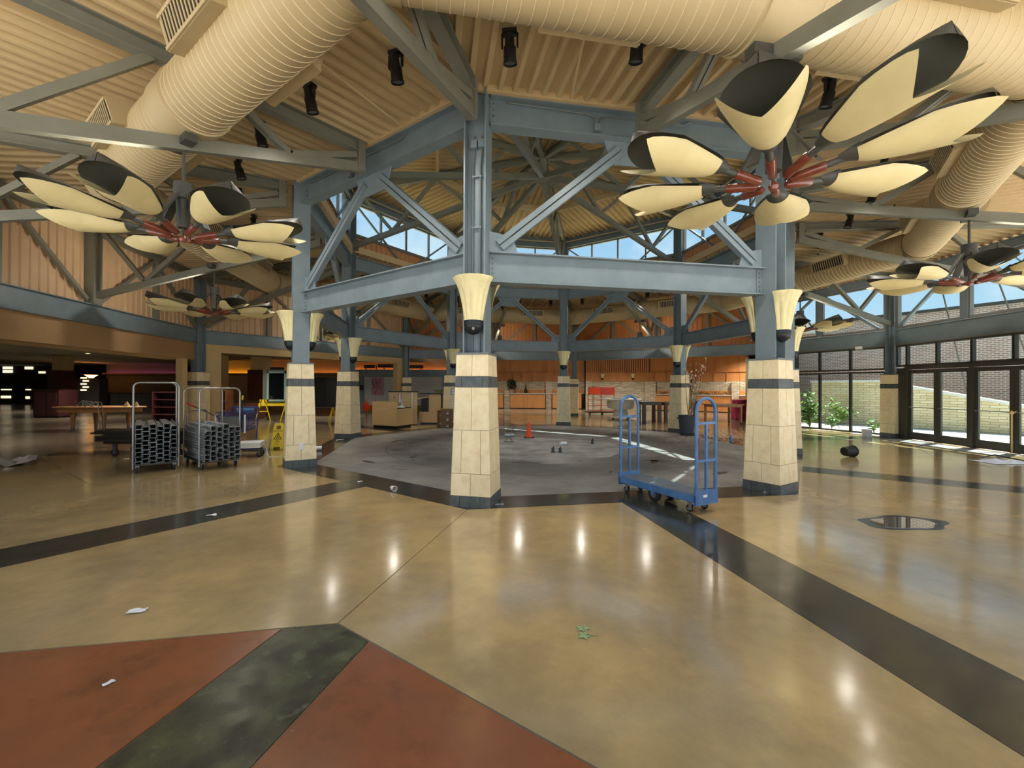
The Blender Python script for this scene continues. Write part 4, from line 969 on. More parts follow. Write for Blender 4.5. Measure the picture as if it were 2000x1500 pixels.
# ---------------- floor bracket, stubs, cylinders where the fixture stood
p = G(995, 863); t = thing('pipe_bracket', 'grey pipe end on folded bracket with cut wires near cone', 'bracket', p, .3)
MB().tube([(-.16, 0, .2), (.12, 0, .2)], .07, 16).build('pipe', 'galv', t)
lg = MB(); lg.bar((-.16, .02, 0), (0, 0, .16), .03, .02); lg.bar((.1, .02, 0), (0, 0, .16), .03, .02); lg.box((-.03, 0, .01), (.3, .1, .02)); lg.build('bracket_leg', 'frame_light', t)
for i in range(5): MB().tube([(-.05 + .05 * i, 0, .25), (-.07 + .05 * i, .02, .36), (-.02 + .06 * i, 0, .42 + .03 * (i % 2))], .008, 5).build('wire', 'black', t)
for px, py, lb in ((1080, 884, 'left of the two dark conduit stubs at front of the patch'), (1094, 884, 'right of the two dark conduit stubs at front of the patch'), (1157, 867, 'dark conduit stub right of the whitish patch')):
    t = thing('conduit_stub', lb, 'conduit stub', G(px, py))
    MB().lathe([(.05, 0), (.05, .02), (.035, .025), (.035, .11), (.028, .11), (.028, .05)], 14).build('collar', 'can_grey', t); MB().tube([(0, 0, .03), (.01, 0, .15)], .012, 6).build('wire', 'black', t)
MB_ = thing('paper_roll', 'small white tube lying on the whitish patch', 'tube', G(1100, 869), .4); MB().tube([(-.09, 0, .045), (.09, 0, .045)], .045, 14).build('tube_wall', 'label_white', MB_); MB().tube([(.088, 0, .045), (.094, 0, .045)], .03, 12).build('tube_core', 'ink', MB_)
# ---------------- trash can with dry branch
p = G(1341, 850); t = thing('trash_can', 'dark grey trash can holding a dead branch by far column', 'trash can', p)
MB().lathe([(0, .01), (.2, 0), (.215, .02), (.235, .1), (.215, .11), (.255, .62), (.27, .63), (.27, .66), (.25, .66), (.235, .5), (.20, .06)], 24).build('can_body', 'can_grey', t)
MB().lathe([(0, .30), (.232, .30)], 20).build('fill_soil', 'dark_wall', t)
for s in (1, -1): MB().box((s * .275, 0, .56), (.04, .12, .04)).build('handle', 'can_grey', t)
br = thing('dead_branch', 'tall dry branch with pale shrivelled leaves in the trash can', 'branch', p); random.seed(11)
bm = MB(); lf = MB()
for i, (tx, ty, tz) in enumerate(((.35, .1, 2.35), (.55, .1, 2.3), (.15, 0, 2.2), (.75, .2, 2.5), (.3, .2, 1.7), (-.05, 0, 2.1))):
    b0 = Vector((.02 * i, 0, .30)); m1 = Vector((tx * .25 + .04, ty * .3, .9)); m2 = Vector((tx * .6, ty * .6, 1.5)); e = Vector((tx, ty, tz))
    bm.tube([b0, m1, m2, e], .01, 5, radii=[.018, .014, .009, .004])
    for j in range(16):
        c = m2.lerp(e, random.uniform(.35, 1.05)) + Vector((random.gauss(0, .05), random.gauss(0, .05), random.gauss(0, .05)))
        L = random.uniform(.04, .08); lf.add([(0, 0, 0), (L * .4, -L * .2, 0), (0, 0, -L), (-L * .4, L * .2, -L * .4)], [(0, 1, 2, 3)], False, Matrix.Translation(c) @ Matrix.Rotation(random.uniform(0, 6), 4, 'Z'))
bm.build('twig', 'bark', br); o = lf.build('dry_leaves', 'dry_leaf', br); o['kind'] = 'stuff'
# fallen leaves under the branch
random.seed(5); fl = MB()
for i in range(420):
    x = random.gauss(1385, 55); y = random.gauss(850, 9)
    if y < 838 or x < 1290: continue
    q = G(x, y); L = random.uniform(.03, .09); fl.add([(0, 0, .004), (L, -L * .4, .012), (L * 1.6, 0, .006), (L, L * .5, .02)], [(0, 1, 2, 3)], False, Matrix.Translation(q) @ Matrix.Rotation(random.uniform(0, 6), 4, 'Z'))
o = fl.build('fallen_leaves', 'dry_leaf'); o['kind'] = 'stuff'; tag(o, 'pale dry leaves scattered on the floor right of the trash can', 'leaves')
# ---------------- far tables and carts
def table(lab, p, rz, L, W, H, m, legw=.09, legm=None, apron=.1, cat='table', name='wood_table', casters=False):
    t = thing(name, lab, cat, p, rz); legm = legm or m
    MB().box((0, 0, H - .02), (L, W, .04)).build('tabletop', m, t)
    ap = MB()
    for s in (1, -1): ap.box((0, s * (W / 2 - .06), H - .04 - apron / 2), (L - .12, .025, apron)); ap.box((s * (L / 2 - .06), 0, H - .04 - apron / 2), (.025, W - .12, apron))
    ap.build('apron', m, t); z0 = .08 if casters else 0
    for a in (1, -1):
        for b in (1, -1):
            x, y = a * (L / 2 - .09), b * (W / 2 - .09); l_ = MB().box((x, y, (H - .04 + z0) / 2), (legw, legw, H - .04 - z0)).build('leg', legm, t)
            if casters: wheel(l_, (x, y, .045), .045, .03, name='caster')
    return t
table('short dark wooden table end right of the white round table', Vector((6.2, 19.2, 0)), -.05, .85, 1.1, .92, 'wood_dark', .14)
table('dark wooden table partly behind the trash can column', Vector((7.45, 19.15, 0)), -.05, 1.45, 1.1, .9, 'wood_dark', .13)
table('light brown wooden table on casters seen through the cart hoop', Vector((9.05, 18.2, 0)), .2, 1.35, .9, .86, 'wood_tan', .07, None, .08, casters=True)
table('white-topped table with potted bush behind the trash can column', Vector((8.6, 21.2, 0)), 0, 1.1, .8, 1.02, 'white_board', .08, 'wood_dark')
p = Vector((11.35, 20.9, 0)); t = thing('cloth_table', 'round table under floor-length magenta zebra cloth', 'table', p)
def wav(r, z, a): return r * (1 + .05 * math.sin(a * 11) * (1 - z / .98))
MB().lathe([(.50, .02), (.49, .3), (.475, .6), (.46, .9), (.45, .97), (.43, .985), (0, .985)], 66, None, 0, 2 * PI, wav).build('tablecloth_drape', 'magenta', t); MB().lathe([(0, .94), (.4, .94), (.4, .965), (0, .965)], 24).build('table_disc', 'wood_dark', t); MB().tube([(0, 0, 0), (0, 0, .95)], .04, 10).build('pedestal', 'black', t)
p = G(1212, 818); t = thing('tiered_display_table', 'white round pedestal display table on a low dolly', 'table', p)
MB().lathe([(0, 1.06), (.40, 1.06), (.42, 1.04), (.40, 1.0), (.36, .99)], 32).build('upper_tray', 'white_paint', t)
MB().lathe([(0, .99), (1.0, .99), (1.02, .97), (1.0, .94), (.9, .92), (.0, .92)], 40).build('round_top', 'white_paint', t)
MB().lathe([(.62, .92), (.66, .85), (.66, .62), (.6, .52), (.36, .48)], 32).build('drum', 'white_paint', t)
MB().lathe([(.34, .48), (.30, .44), (.34, .36), (.36, .24), (.32, .16), (.36, .13)], 32).build('pedestal', 'white_paint', t)
MB().lathe([(0, .085), (.66, .085), (.66, .13), (0, .13)], 32).build('dolly_board', 'white_paint', t)
for a in range(4): wheel(t, (.5 * math.cos(a * PI / 2 + .6), .5 * math.sin(a * PI / 2 + .6), .04), .04, .025, name='caster')
p = G(1174, 811); t = thing('red_panel_cart', 'red steel cart with orange panels before the far stone wall', 'cart', p, .1)
hh = 1.55; ww = .74
for x in (-ww, 0, ww): MB().tube([(x, 0, .14), (x, 0, hh)], .025, 8).build('post', 'red_cart', t)
for z in (.25, .55, .85, 1.15, hh): MB().tube([(-ww, 0, z), (ww, 0, z)], .02, 8).build('rail', 'red_cart', t)
for x in (-.37, .37): MB().box((x, -.01, 1.34), (.68, .02, .36)).build('panel', 'orange_dark' if x < 0 else 'red_cart', t)
MB().box((.2, .3, .16), (1.9, .7, .06)).build('platform', 'wood_dark', t)
for x in (-.6, .1, .95): wheel(t, (x, .15, .065), .065, .04, name='caster')
# potted plants
def potbush(lab, p, z, r, m, seed, ph=.3, leaf=300):
    random.seed(seed); t = thing('potted_bush', lab, 'plant', p + Vector((0, 0, z)))
    MB().lathe([(0, 0), (.16, 0), (.2, ph), (.215, ph), (.215, ph + .03), (.18, ph + .03), (.17, ph - .02), (0, ph - .02)], 20).build('pot', 'clay', t); lf = MB()
    MB().tube([(0, 0, ph - .03), (.01, 0, ph + r)], .025, 6).build('trunk', 'bark', t)
    for i in range(leaf):
        v = Vector((random.gauss(0, 1), random.gauss(0, 1), random.gauss(0, 1))).normalized() * r * random.uniform(.55, 1.05); v.z *= 1.15
        L = .13; lf.add([(0, 0, 0), (L * .5, -L * .35, .02), (L, 0, 0), (L * .5, L * .35, .02)], [(0, 1, 2, 3)], False, Matrix.Translation(v + Vector((0, 0, ph + r * 1.05))) @ Matrix.Rotation(random.uniform(0, 6), 4, 'Z') @ Matrix.Rotation(random.uniform(-1, 1), 4, 'Y'))
    o = lf.build('foliage', m, t); o['kind'] = 'stuff'
potbush('round dark green bush in clay pot behind the trash can column', Vector((8.72, 21.1, 0)), 1.02, .42, 'leaf_dark', 21, .26)
potbush('round near-black bush in clay pot on far counter left of cone', Vector((XA(999, 30.5), 30.58, 0)), 1.085, .36, 'leaf_dark', 22, .25)
MB_ = thing('tapered_bottle', 'slim black vase on the far counter behind the orange cone', 'vase', Vector((XA(1027, 30.5), 30.5, 1.085))); MB().lathe([(0, 0), (.1, 0), (.12, .15), (.07, .35), (.03, .5), (.03, .62), (0, .62)], 14).build('vase_body', 'black', MB_); MB().lathe([(.03, .6), (.045, .63), (.03, .64)], 12).build('rim', 'black', MB_)
MB_ = thing('greenery_row', 'low dark garland along counter right of stone wall', 'garland', w3.location, w3.rotation_euler[2]); random.seed(8); lf = MB()
for i in range(220): L = .1; lf.add([(0, 0, 0), (L * .5, -L * .4, .02), (L, 0, .03), (L * .5, L * .4, .02)], [(0, 1, 2, 3)], False, Matrix.Translation((random.uniform(.7, 4.9), random.uniform(-.35, -.15), 1.09 + random.uniform(0, .13))) @ Matrix.Rotation(random.uniform(0, 6), 4, 'Z') @ Matrix.Rotation(random.uniform(-1, 1), 4, 'Y'))
o = lf.build('foliage', 'leaf_dark', MB_); o['kind'] = 'stuff'
# ---------------- beige cashier counter
A_, B_, Cc = Vector((-5.28, 16.05, 0)), Vector((-4.21, 15.52, 0)), Vector((-3.93, 16.31, 0))
t = thing('cashier_desk', 'low beige laminate cashier desk with bare front panel', 'desk', A_, rzof(B_ - A_)); LA = (B_ - A_).length; DP = .82
MB().box((LA / 2, .015, .54), (LA, .03, .88)).build('front_panel', 'laminate', t)
MB().box((LA - .02, DP / 2 + .02, .42), (.04, DP, .62)).build('side_panel', 'laminate', t)
MB().box((.02, DP / 2 + .02, .54), (.04, DP, .88)).build('side_panel', 'laminate', t)
MB().box((LA / 2, DP / 2 + .03, .75), (LA - .06, DP, .035)).build('desk_top', 'black', t)
MB().box((LA / 2 + .02, DP / 2, .05), (LA - .06, DP - .06, .10)).build('toe_kick', 'black', t)
for x, z in ((.25, .72), (.45, .71), (.55, .69), (.62, .73), (.75, .70), (.42, .22), (.6, .21)): MB().box((x, -.002, z), (.02, .006, .03)).build('glue_mark', 'label_white', t)
MB().tube([(.83, -.005, .88), (.83, .01, .88)], .022, 12).build('cable_hole', 'label_white', t)
MB().box((LA - .12, .35, .775), (.34, .1, .03)).build('paper_strip', 'paper', t)
d_ = (B_ - A_).normalized(); n2 = Vector((-d_.y, d_.x, 0))
P0 = A_ + n2 * .95 + d_ * -.05
t = thing('counter_back_panel', 'tall beige back panel with pink-edged arrow behind cashier desk', 'counter', P0, rzof((.98, .17)))
MB().box((.55, .06, .68), (1.1, .10, 1.30)).build('panel', 'laminate', t); MB().box((.55, .06, 1.35), (1.16, .16, .04)).build('cap', 'black', t); MB().box((.55, .06, .02), (1.1, .12, .04)).build('toe_kick', 'black', t)
MB().box((.9, -.005, .68), (.03, .02, 1.3)).build('trim_strip', 'label_white', t)
aw = MB(); aw.prism([(-.025, .32), (-.025, .05), (-.07, .07), (0, -.08), (.07, .07), (.025, .05), (.025, .32)], 0, .006, Matrix.Translation((.42, -.005, .95)) @ Matrix.Rotation(PI / 2, 4, 'X')); aw.build('arrow_sticker', 'label_white', t)
MB().box((.42, .004, 1.05), (.13, .012, .46)).build('arrow_backing', 'pink_poster', t); MB().box((.22, .0, 1.12), (.05, .02, .04)).build('switch', 'black', t)
P1 = Vector((-3.75, 17.32, 0)); t = thing('counter_cabinet', 'tall beige cabinet with open black bay right of cashier desk', 'cabinet', P1, .06)
MB().box((.60, .42, .66), (.50, .8, 1.16)).build('carcass', 'laminate', t)
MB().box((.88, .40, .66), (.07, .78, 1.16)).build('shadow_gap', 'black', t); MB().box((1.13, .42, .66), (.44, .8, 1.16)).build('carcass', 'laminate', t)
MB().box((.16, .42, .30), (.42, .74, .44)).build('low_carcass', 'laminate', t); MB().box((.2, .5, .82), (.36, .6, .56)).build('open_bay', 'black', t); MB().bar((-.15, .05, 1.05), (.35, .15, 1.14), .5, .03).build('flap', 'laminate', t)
MB().box((.68, .42, 1.26), (1.4, .86, .04)).build('cap', 'black', t); MB().box((.68, .42, .04), (1.3, .74, .08)).build('toe_kick', 'black', t)
t = thing('olive_crate', 'olive green bin lying on the beige cabinet top', 'bin', P1 + Vector((.75, .35, 1.28)), .1); MB().box((0, 0, .06), (.42, .3, .12)).build('crate_body', 'olive_box', t); MB().box((0, 0, .13), (.46, .34, .015)).build('lid', 'leaf_dark', t)
t = thing('paper_stack', 'loose white papers beside the olive bin on cabinet top', 'papers', P1 + Vector((1.1, .35, 1.28)), .3); MB().box((0, 0, .02), (.25, .3, .04)).build('sheets', 'paper', t); MB().box((.03, .02, .047), (.24, .28, .012)).build('top_sheet', 'label_white', t)
t = thing('small_lamp', 'pale cone-shaped gadget standing on the cashier desk', 'gadget', A_ + d_ * 1.0 + n2 * .5 + Vector((0, 0, .768))); MB().lathe([(.09, 0), (.08, .02), (.03, .1), (.015, .35), (0, .36)], 14).build('cone_body', 'sign_green', t); MB().box((0, 0, .01), (.22, .14, .02)).build('foot', 'sign_green', t)
def filecab(lab, p, rz, w, d, h, n, m):
    t = thing('filing_cabinet', lab, 'filing cabinet', p, rz); MB().box((0, d / 2, h / 2), (w, d, h)).build('carcass', m, t)
    for i in range(n):
        z = h * (i + .5) / n; dr = MB().box((0, -.008, z), (w - .03, .018, h / n - .02)).build('drawer', 'file_brown', t)
        MB().box((0, -.024, z + .02), (.1, .016, .02)).build('handle', 'pipe_steel', dr); MB().box((0, -.02, z - .05), (.07, .006, .04)).build('label_holder', 'label_white', dr)
filecab('low brown two-drawer filing cabinet right of beige cabinet', Vector((-2.78, 16.6, 0)), -.15, .3, .5, .62, 2, 'file_brown'); filecab('tan filing cabinet with open drawers behind nearest column', Vector((-2.42, 15.95, 0)), .25, .42, .6, .72, 3, 'file_cab')
t = thing('column_sign', 'small white sign with dark rim and faded marks on far column', 'sign', pol(RI, 5), ang(5) + PI); MB().box((.262, 0, 1.36), (.012, .24, .2)).build('board', 'label_white', t)
MB().box((.258, 0, 1.36), (.012, .27, .23)).build('rim', 'frame', t)
for i in range(4): MB().box((.270, -.075 + .05 * i, 1.36), (.004, .028, .06)).build('faded_mark', 'sign_green', t)
t = thing('column_number_sign', 'dark panel on storefront frame left of white panels', 'panel', Vector((XA(706, 25.3), 25.3, 0))); MB().box((0, 0, ZA(757, 706, 25.3)), (.22, .04, .3)).build('board', 'black', t); MB().box((0, -.022, ZA(757, 706, 25.3)), (.16, .004, .22)).build('face', 'dark_bowl', t)
for i, px in enumerate((709, 727)):
    t = thing('orange_bag', ('left' if i == 0 else 'right') + ' crumpled orange plastic bag hung left of the cashier desk', 'bag', G(px, 823) + Vector((0, .4, 0))); random.seed(30 + i)
    MB().lathe([(0, .4), (.09, .42), (.14, .52), (.15, .64), (.12, .76), (.05, .84), (.0, .87)], 14, None, 0, 2 * PI, lambda r, z, a: r * (1 + .14 * math.sin(5 * a + 3 * z) + .08 * math.sin(9 * a))).build('bag_body', 'orange_dark', t); MB().tube([(0, 0, .88), (.03, 0, .97)], .02, 6).build('tie', 'orange', t); MB().tube([(0, .05, 0), (0, .05, .6)], .02, 6).build('stand_pole', 'red_cart', t)
# ---------------- caution signs
def caution(lab, p, rz, full=True):
    t = thing('wet_floor_sign', lab, 'caution sign', p, rz); H = .64; half = math.atan2(.13, H)
    for s in (1, -1):
        M = Matrix.Translation((0, s * -.15, 0)) @ Matrix.Rotation(-s * half * 1.15, 4, 'X')
        mb = MB(); th = .014
        def pl(poly): mb.prism([(x, z) for x, z in poly], -th / 2, th / 2, M @ Matrix.Rotation(PI / 2, 4, 'X'))
        pl([(-.15, 0), (-.08, 0), (-.08, .05), (.08, .05), (.08, 0), (.15, 0), (.125, .48), (-.125, .48)]); pl([(-.125, .48), (-.055, .48), (-.055, .58), (-.112, .58)]); pl([(.055, .48), (.125, .48), (.112, .58), (.055, .58)]); pl([(-.112, .58), (.112, .58), (.10, .64), (-.10, .64)])
        leaf = mb.build('sign_leaf', 'yellow', t)
        if s == 1 and full:
            F = M @ Matrix.Translation((0, -th / 2 - .001, 0)) @ Matrix.Rotation(PI / 2, 4, 'X')
            for body, z, sz in (('CAUTION', .445, .052), ('WET', .20, .036), ('FLOOR', .165, .036), ('CUIDADO', .115, .022)):
                me = textmesh(body, sz); me.materials.append(MATS['ink']); put('lettering', me, leaf).matrix_local = F @ Matrix.Translation((0, z, 0))
            tr = MB(); a, b = .10, .085
            o3 = [(-.1, .235), (.1, .235), (0, .41)]; i3 = [(-.072, .251), (.072, .251), (0, .377)]
            tr.add([(x, z, .001) for x, z in o3 + i3], [(0, 1, 4, 3), (1, 2, 5, 4), (2, 0, 3, 5)], False, F); tr.build('warning_triangle', 'ink', leaf)
            fg = MB(); fg.add([(-.01, .335, .001), (.012, .335, .001), (.012, .352, .001), (-.01, .352, .001), (-.02, .29, .001), (.01, .29, .001), (.015, .33, .001), (-.012, .33, .001), (-.035, .262, .001), (-.02, .258, .001), (.0, .292, .001), (-.015, .295, .001), (.01, .262, .001), (.045, .27, .001), (.04, .28, .001), (.005, .292, .001)], [(0, 1, 2, 3), (4, 5, 6, 7), (8, 9, 10, 11), (12, 13, 14, 15)], False, F); fg.build('falling_figure', 'ink', leaf)
    return t
caution('yellow CAUTION WET FLOOR sign beside the left front column', G(541, 876) + Vector((0, .1, 0)), .12)
caution('yellow folding floor sign far behind, left of beige counter column', G(650, 824), -.9, False)
for i, px in enumerate((514, 563)):
    p = G(px - (0 if i == 0 else 0), 822); t = thing('yellow_sawhorse', ('left' if i == 0 else 'right') + ' yellow A-frame sawhorse end below the framed cabinet', 'sawhorse', p)
    for s in (1, -1): MB().bar((s * .34, 0, 0), (s * .06, .0, .95), .05, .04).build('leg', 'yellow', t)
    MB().box((0, 0, .42), (.44, .03, .04)).build('stretcher', 'yellow', t); MB().box((0, .0, .86), (.3, .05, .18)).build('top_plate', 'yellow', t)
# framed glass cabinet above sawhorses
X0, X1 = XA(512, 19.3), XA(556, 19.3); t = thing('framed_cabinet', 'dark glass cabinet with pale blue-grey frame on yellow plank', 'cabinet', Vector(((X0 + X1) / 2, 19.3, 0)))
zb0, zt0 = ZA(787, 535, 19.3), ZA(722, 535, 19.3); wq = X1 - X0
MB().box((0, .35, (zb0 + zt0) / 2), (wq, .6, zt0 - zb0)).build('carcass', 'frame_light', t); MB().box((.14, .03, (zb0 + zt0) / 2), (.72, .02, 1.22)).build('door_glass', 'screen_glass', t)
fr = MB(); zc = (zb0 + zt0) / 2
for x in (-.25, .53): fr.box((x, .02, zc), (.08, .06, 1.36))
for z in (zc - .64, zc + .64): fr.box((.14, .02, z), (.86, .06, .08))
fr.build('door_frame', 'sign_green', t); MB().box((0, .3, zb0 - .08), (wq + .3, .7, .12)).build('base_plank', 'yellow', t)
for x in (-.4, .4): MB().box((x, .35, (zb0 - .14) / 2), (.12, .12, zb0 - .14)).build('support', 'wood_dark', t)
MB().box((0, .3, zt0 + .06), (.5, .3, .12)).build('top_box', 'black', t)
def woodcounter(lab, px0, px1, Y, py, m, d=.6, name='wood_counter'):
    x0, x1 = XA(px0, Y), XA(px1, Y); H = ZA(py, (px0 + px1) / 2, Y); t = thing(name, lab, 'counter', Vector(((x0 + x1) / 2, Y, 0))); W = x1 - x0; n = max(2, round(W / .8))
    for i in range(n): MB().box((-W / 2 + W * (i + .5) / n, d / 2, H / 2), (W / n - .02, d, H - .05)).build('cabinet_front', m, t)
    MB().box((0, d / 2, H), (W + .1, d + .1, .05)).build('worktop', 'wood_dark', t)
    return t
woodcounter('low brown wooden counter left of the framed cabinet', 408, 505, 20, 784, 'wood_brown'); woodcounter('black cabinets behind left front column under orange cove', 600, 668, 23.5, 738, 'black', .7); woodcounter('low red-brown counter in front of black cabinets', 605, 668, 22, 797, 'wood_brown', .5)
woodcounter('dark counter along the far left wall under pink cove', 165, 345, 29, 768, 'dark_wall', .6)
def shelf(lab, px0, px1, Y, py, m, n=4, d=.45):
    x0, x1 = XA(px0, Y), XA(px1, Y); H = ZA(py, (px0 + px1) / 2, Y); t = thing('bookcase', lab, 'bookcase', Vector(((x0 + x1) / 2, Y, 0))); W = x1 - x0
    MB().box((0, d, H / 2), (W, .03, H)).build('back_panel', m, t)
    for s in (1, -1): MB().box((s * (W / 2 - .02), d / 2, H / 2), (.05, d, H)).build('side_panel', m, t)
    for i in range(n + 1): MB().box((0, d / 2, .05 + (H - .08) * i / n), (W - .06, d - .02, .035)).build('shelf', m, t)
shelf('maroon bookcase behind the hoops of the left stud cart', 297, 348, 17.5, 765, 'maroon'); shelf('brown open shelf unit behind the right stud cart', 410, 442, 18.2, 762, 'wood_brown', 3)
def pedestal(lab, px0, px1, py0, py1, m):
    q = G((px0 + px1) / 2, py1); Y = q.y; W = XA(px1, Y) - XA(px0, Y); H = ZA(py0, (px0 + px1) / 2, Y); t = thing('display_pedestal', lab, 'pedestal', q, .15)
    MB().box((0, W / 2, H / 2 + .03), (W, W, H - .06)).build('box_body', m, t); MB().box((0, W / 2, H - .015), (W + .04, W + .04, .03)).build('top', m, t); MB().box((0, W / 2, .03), (W - .06, W - .06, .06)).build('toe_kick', 'black', t)
    for s in (1, -1): MB().box((s * W * .22, -.008, H / 2), (W * .38, .016, H * .8)).build('panel', m, t)
pedestal('maroon panelled pedestal on the mall floor at far left', 68, 111, 761, 816, 'maroon')
t = thing('lit_display_case', 'black display case with bright shelves and orange lamp on top', 'display case', Vector((XA(172, 28.2), 28.2, 0)))
MB().box((0, .3, 1.0), (1.5, .6, 2.0)).build('case_body', 'dark_wall', t)
for i in range(5): MB().box((-.28 + .14 * (i % 2), -.02, ZA(738 + 6 * i, 172, 28.2)), (.4, .02, .1)).build('lit_shelf', 'cove_white', t)
MB().lathe([(.12, 2.02), (.2, 2.12), (.34, 2.22)], 16, Matrix.Translation((0, .2, 0))).build('lamp_shade', 'cove_orange', t)
# oval table with tapered legs
q = Vector((-14.5, 14.95, 0)); t = thing('oval_table', 'oval tan wooden table with tapered legs in left mall area', 'table', q, .12)
MB().lathe([(0, .76), (.98, .76), (1.0, .775), (1.0, .80), (.98, .81), (0, .81)], 40, Matrix.Diagonal((1.45, .6, 1, 1))).build('tabletop', 'wood_tan', t); MB().lathe([(.9, .62), (.9, .76)], 40, Matrix.Diagonal((1.45, .6, 1, 1))).build('apron', 'wood_tan', t)
for x, y in ((-.62, -.3), (-.35, .28), (.35, -.3), (.75, .22)):
    l_ = MB().tube([(x, y, 0), (x, y, .12), (x, y, .68)], .05, 12, radii=[.035, .045, .085]).build('leg', 'wood_tan', t); MB().lathe([(0, 0), (.04, 0), (.048, .12), (0, .12)], 12, Matrix.Translation((x, y, 0))).build('foot_cap', 'screw', l_)
t = thing('cable_bundle', 'tangle of grey cables draped over the oval table', 'cable', q + Vector((.05, -.1, 0)), .12); random.seed(9)
for i in range(6):
    pts = []; x = -.2 + .1 * i
    for j in range(9): u = j / 8; pts.append((x + random.gauss(0, .05) + .35 * u, -.62 - .06 * math.sin(u * 3), .83 + .22 * math.sin(u * PI) * (1 - .3 * i / 6) - (.78 if i > 3 and j > 6 else 0) * (j - 6) / 2))
    MB().tube(pts, .011, 6).build('cable', 'cable', t)
for i, (dx, lb) in enumerate(((.85, 'left cream paper cone standing on the oval table'), (1.15, 'right cream paper cone standing on the oval table'))):
    t = thing('paper_cone', lb, 'cone', q + Vector((dx * .99, dx * .12, .81))); MB().lathe([(.10, 0), (.015, .17), (0, .175)], 16).build('cone_shell', 'drywall', t); MB().lathe([(.10, 0), (.11, .004), (.10, .008)], 16).build('rim', 'drywall', t)
# ---------------- carts of metal studs
def studmesh(L):
    mb = MB(); w, h, lp, th = .092, .038, .012, .003
    prof = [(-w / 2 + 0, h), (-w / 2, 0), (w / 2, 0), (w / 2, h)]
    segs = [((-w / 2, lp + 0), (-w / 2, h)), ]
    for (a, b, c, d) in ((-w / 2, 0, w / 2, th), (-w / 2, 0, -w / 2 + th, h), (w / 2 - th, 0, w / 2, h), (-w / 2, h - th, -w / 2 + lp, h), (w / 2 - lp, h - th, w / 2, h)):
        mb.box((L / 2, (a + c) / 2, (b + d) / 2), (L, c - a, d - b))
    return mb.mesh('metal_stud', 'stud_metal')
def stack(org, rz, cols, rows, L, lab, grp, seed, dz=.041, sag=0.0):
    random.seed(seed); me = [studmesh(L), studmesh(L * .93)]; a = rz
    for r in range(rows):
        for c in range(cols):
            o = put('metal_stud', random.choice(me)); y = (c - (cols - 1) / 2) * .098 + random.gauss(0, .004); x = random.gauss(0, .02); z = .17 + r * dz + sag * math.sin(PI * (c + .5) / cols) * r / rows
            flip = (r + c) % 2
            M = Matrix.Translation(org) @ Matrix.Rotation(a, 4, 'Z') @ Matrix.Translation((x, y, z + (.038 if flip else 0))) @ Matrix.Rotation(PI * flip + random.gauss(0, .04), 4, 'X') @ Matrix.Rotation(random.gauss(0, .008), 4, 'Z')
            o.matrix_world = M; tag(o, lab, 'metal stud', grp)
def hoopcart(lab, org, rz, W, L, H, xs):
    t = thing('hoop_cart', lab, 'cart', org, rz)
    MB().box((L / 2, 0, .145), (L, W, .03)).build('platform', 'stud_dark', t)
    rr = .09
    for x in xs:
        w = W / 2 + .02; pts = [(x, -w, .07), (x, -w, H - rr)] + [(x, -w + rr * (1 - math.cos(a * PI / 8)), H - rr + rr * math.sin(a * PI / 8)) for a in range(1, 5)] + [(x, w - rr * (1 - math.sin(a * PI / 8)), H - rr + rr * math.cos(a * PI / 8)) for a in range(0, 4)] + [(x, w, H - rr), (x, w, .07)]
        MB().tube(pts, .016, 10).build('hoop_frame', 'pipe_steel', t)
    for x in (xs[0] + .03, xs[-1] - .03):
        for s in (1, -1):
            wheel(t, (x, s * (W / 2 - .04), .06), .06, .03, name='caster_wheel'); MB().box((x, s * (W / 2 - .04), .11), (.05, .05, .04)).build('caster_fork', 'pipe_steel', t)
    return t
a1 = rzof((-.66, .75)); o1 = Vector((-6.42, 7.72, 0))
o1 = Vector((-6.46, 7.72, 0)); hoopcart('left tall hoop cart loaded with metal studs facing the camera', o1, a1, .60, 1.25, 1.62, (.02, .75))
stack(o1 + Vector((math.cos(a1), math.sin(a1), 0)) * -.03, a1, 6, 17, 1.5, 'galvanised metal stud stacked on the left hoop cart', 'studs on the left hoop cart', 41)
a2 = rzof((-.72, .69)); o2 = Vector((-5.60, 8.02, 0)); a2 = rzof((-.777, .63)); o2 = Vector((-5.52, 8.06, 0))
hoopcart('right square hoop cart loaded with bent metal studs', o2, a2, .62, 1.2, 1.52, (.05, 1.05))
stack(o2 + Vector((math.cos(a2), math.sin(a2), 0)) * -.12, a2, 6, 14, 1.3, 'galvanised metal stud stacked on the right hoop cart', 'studs on the right hoop cart', 42, .042, .1)
# long dark flat sections on a low cart behind
a3 = rzof((-.995, -.06)); o3 = Vector((-7.3, 9.75, 0))
t = thing('low_platform_cart', 'low platform cart with chrome push handle behind left stud cart', 'cart', o3, a3); MB().box((.8, 0, .30), (1.75, .7, .05)).build('platform', 'wood_dark', t)
for x in (.15, 1.5):
    for s in (1, -1): wheel(t, (x, s * .26, .08), .08, .04, name='caster_wheel'); MB().box((x, s * .26, .20), (.07, .06, .16)).build('caster_fork', 'wheel_grey', t)
MB().tube([(-.05, -.32, .3), (-.08, -.32, .95), (-.09, -.24, 1.0), (-.09, .24, 1.0), (-.08, .32, .95), (-.05, .32, .3)], .017, 10).build('push_handle', 'pipe_steel', t)
for z in (.5, .72): MB().tube([(-.06, -.32, z), (-.06, .32, z)], .012, 8).build('cross_rail', 'pipe_steel', t)
random.seed(13); me = MB().box((0, 0, .02), (1.9, .16, .035)).mesh('metal_track', 'stud_dark')
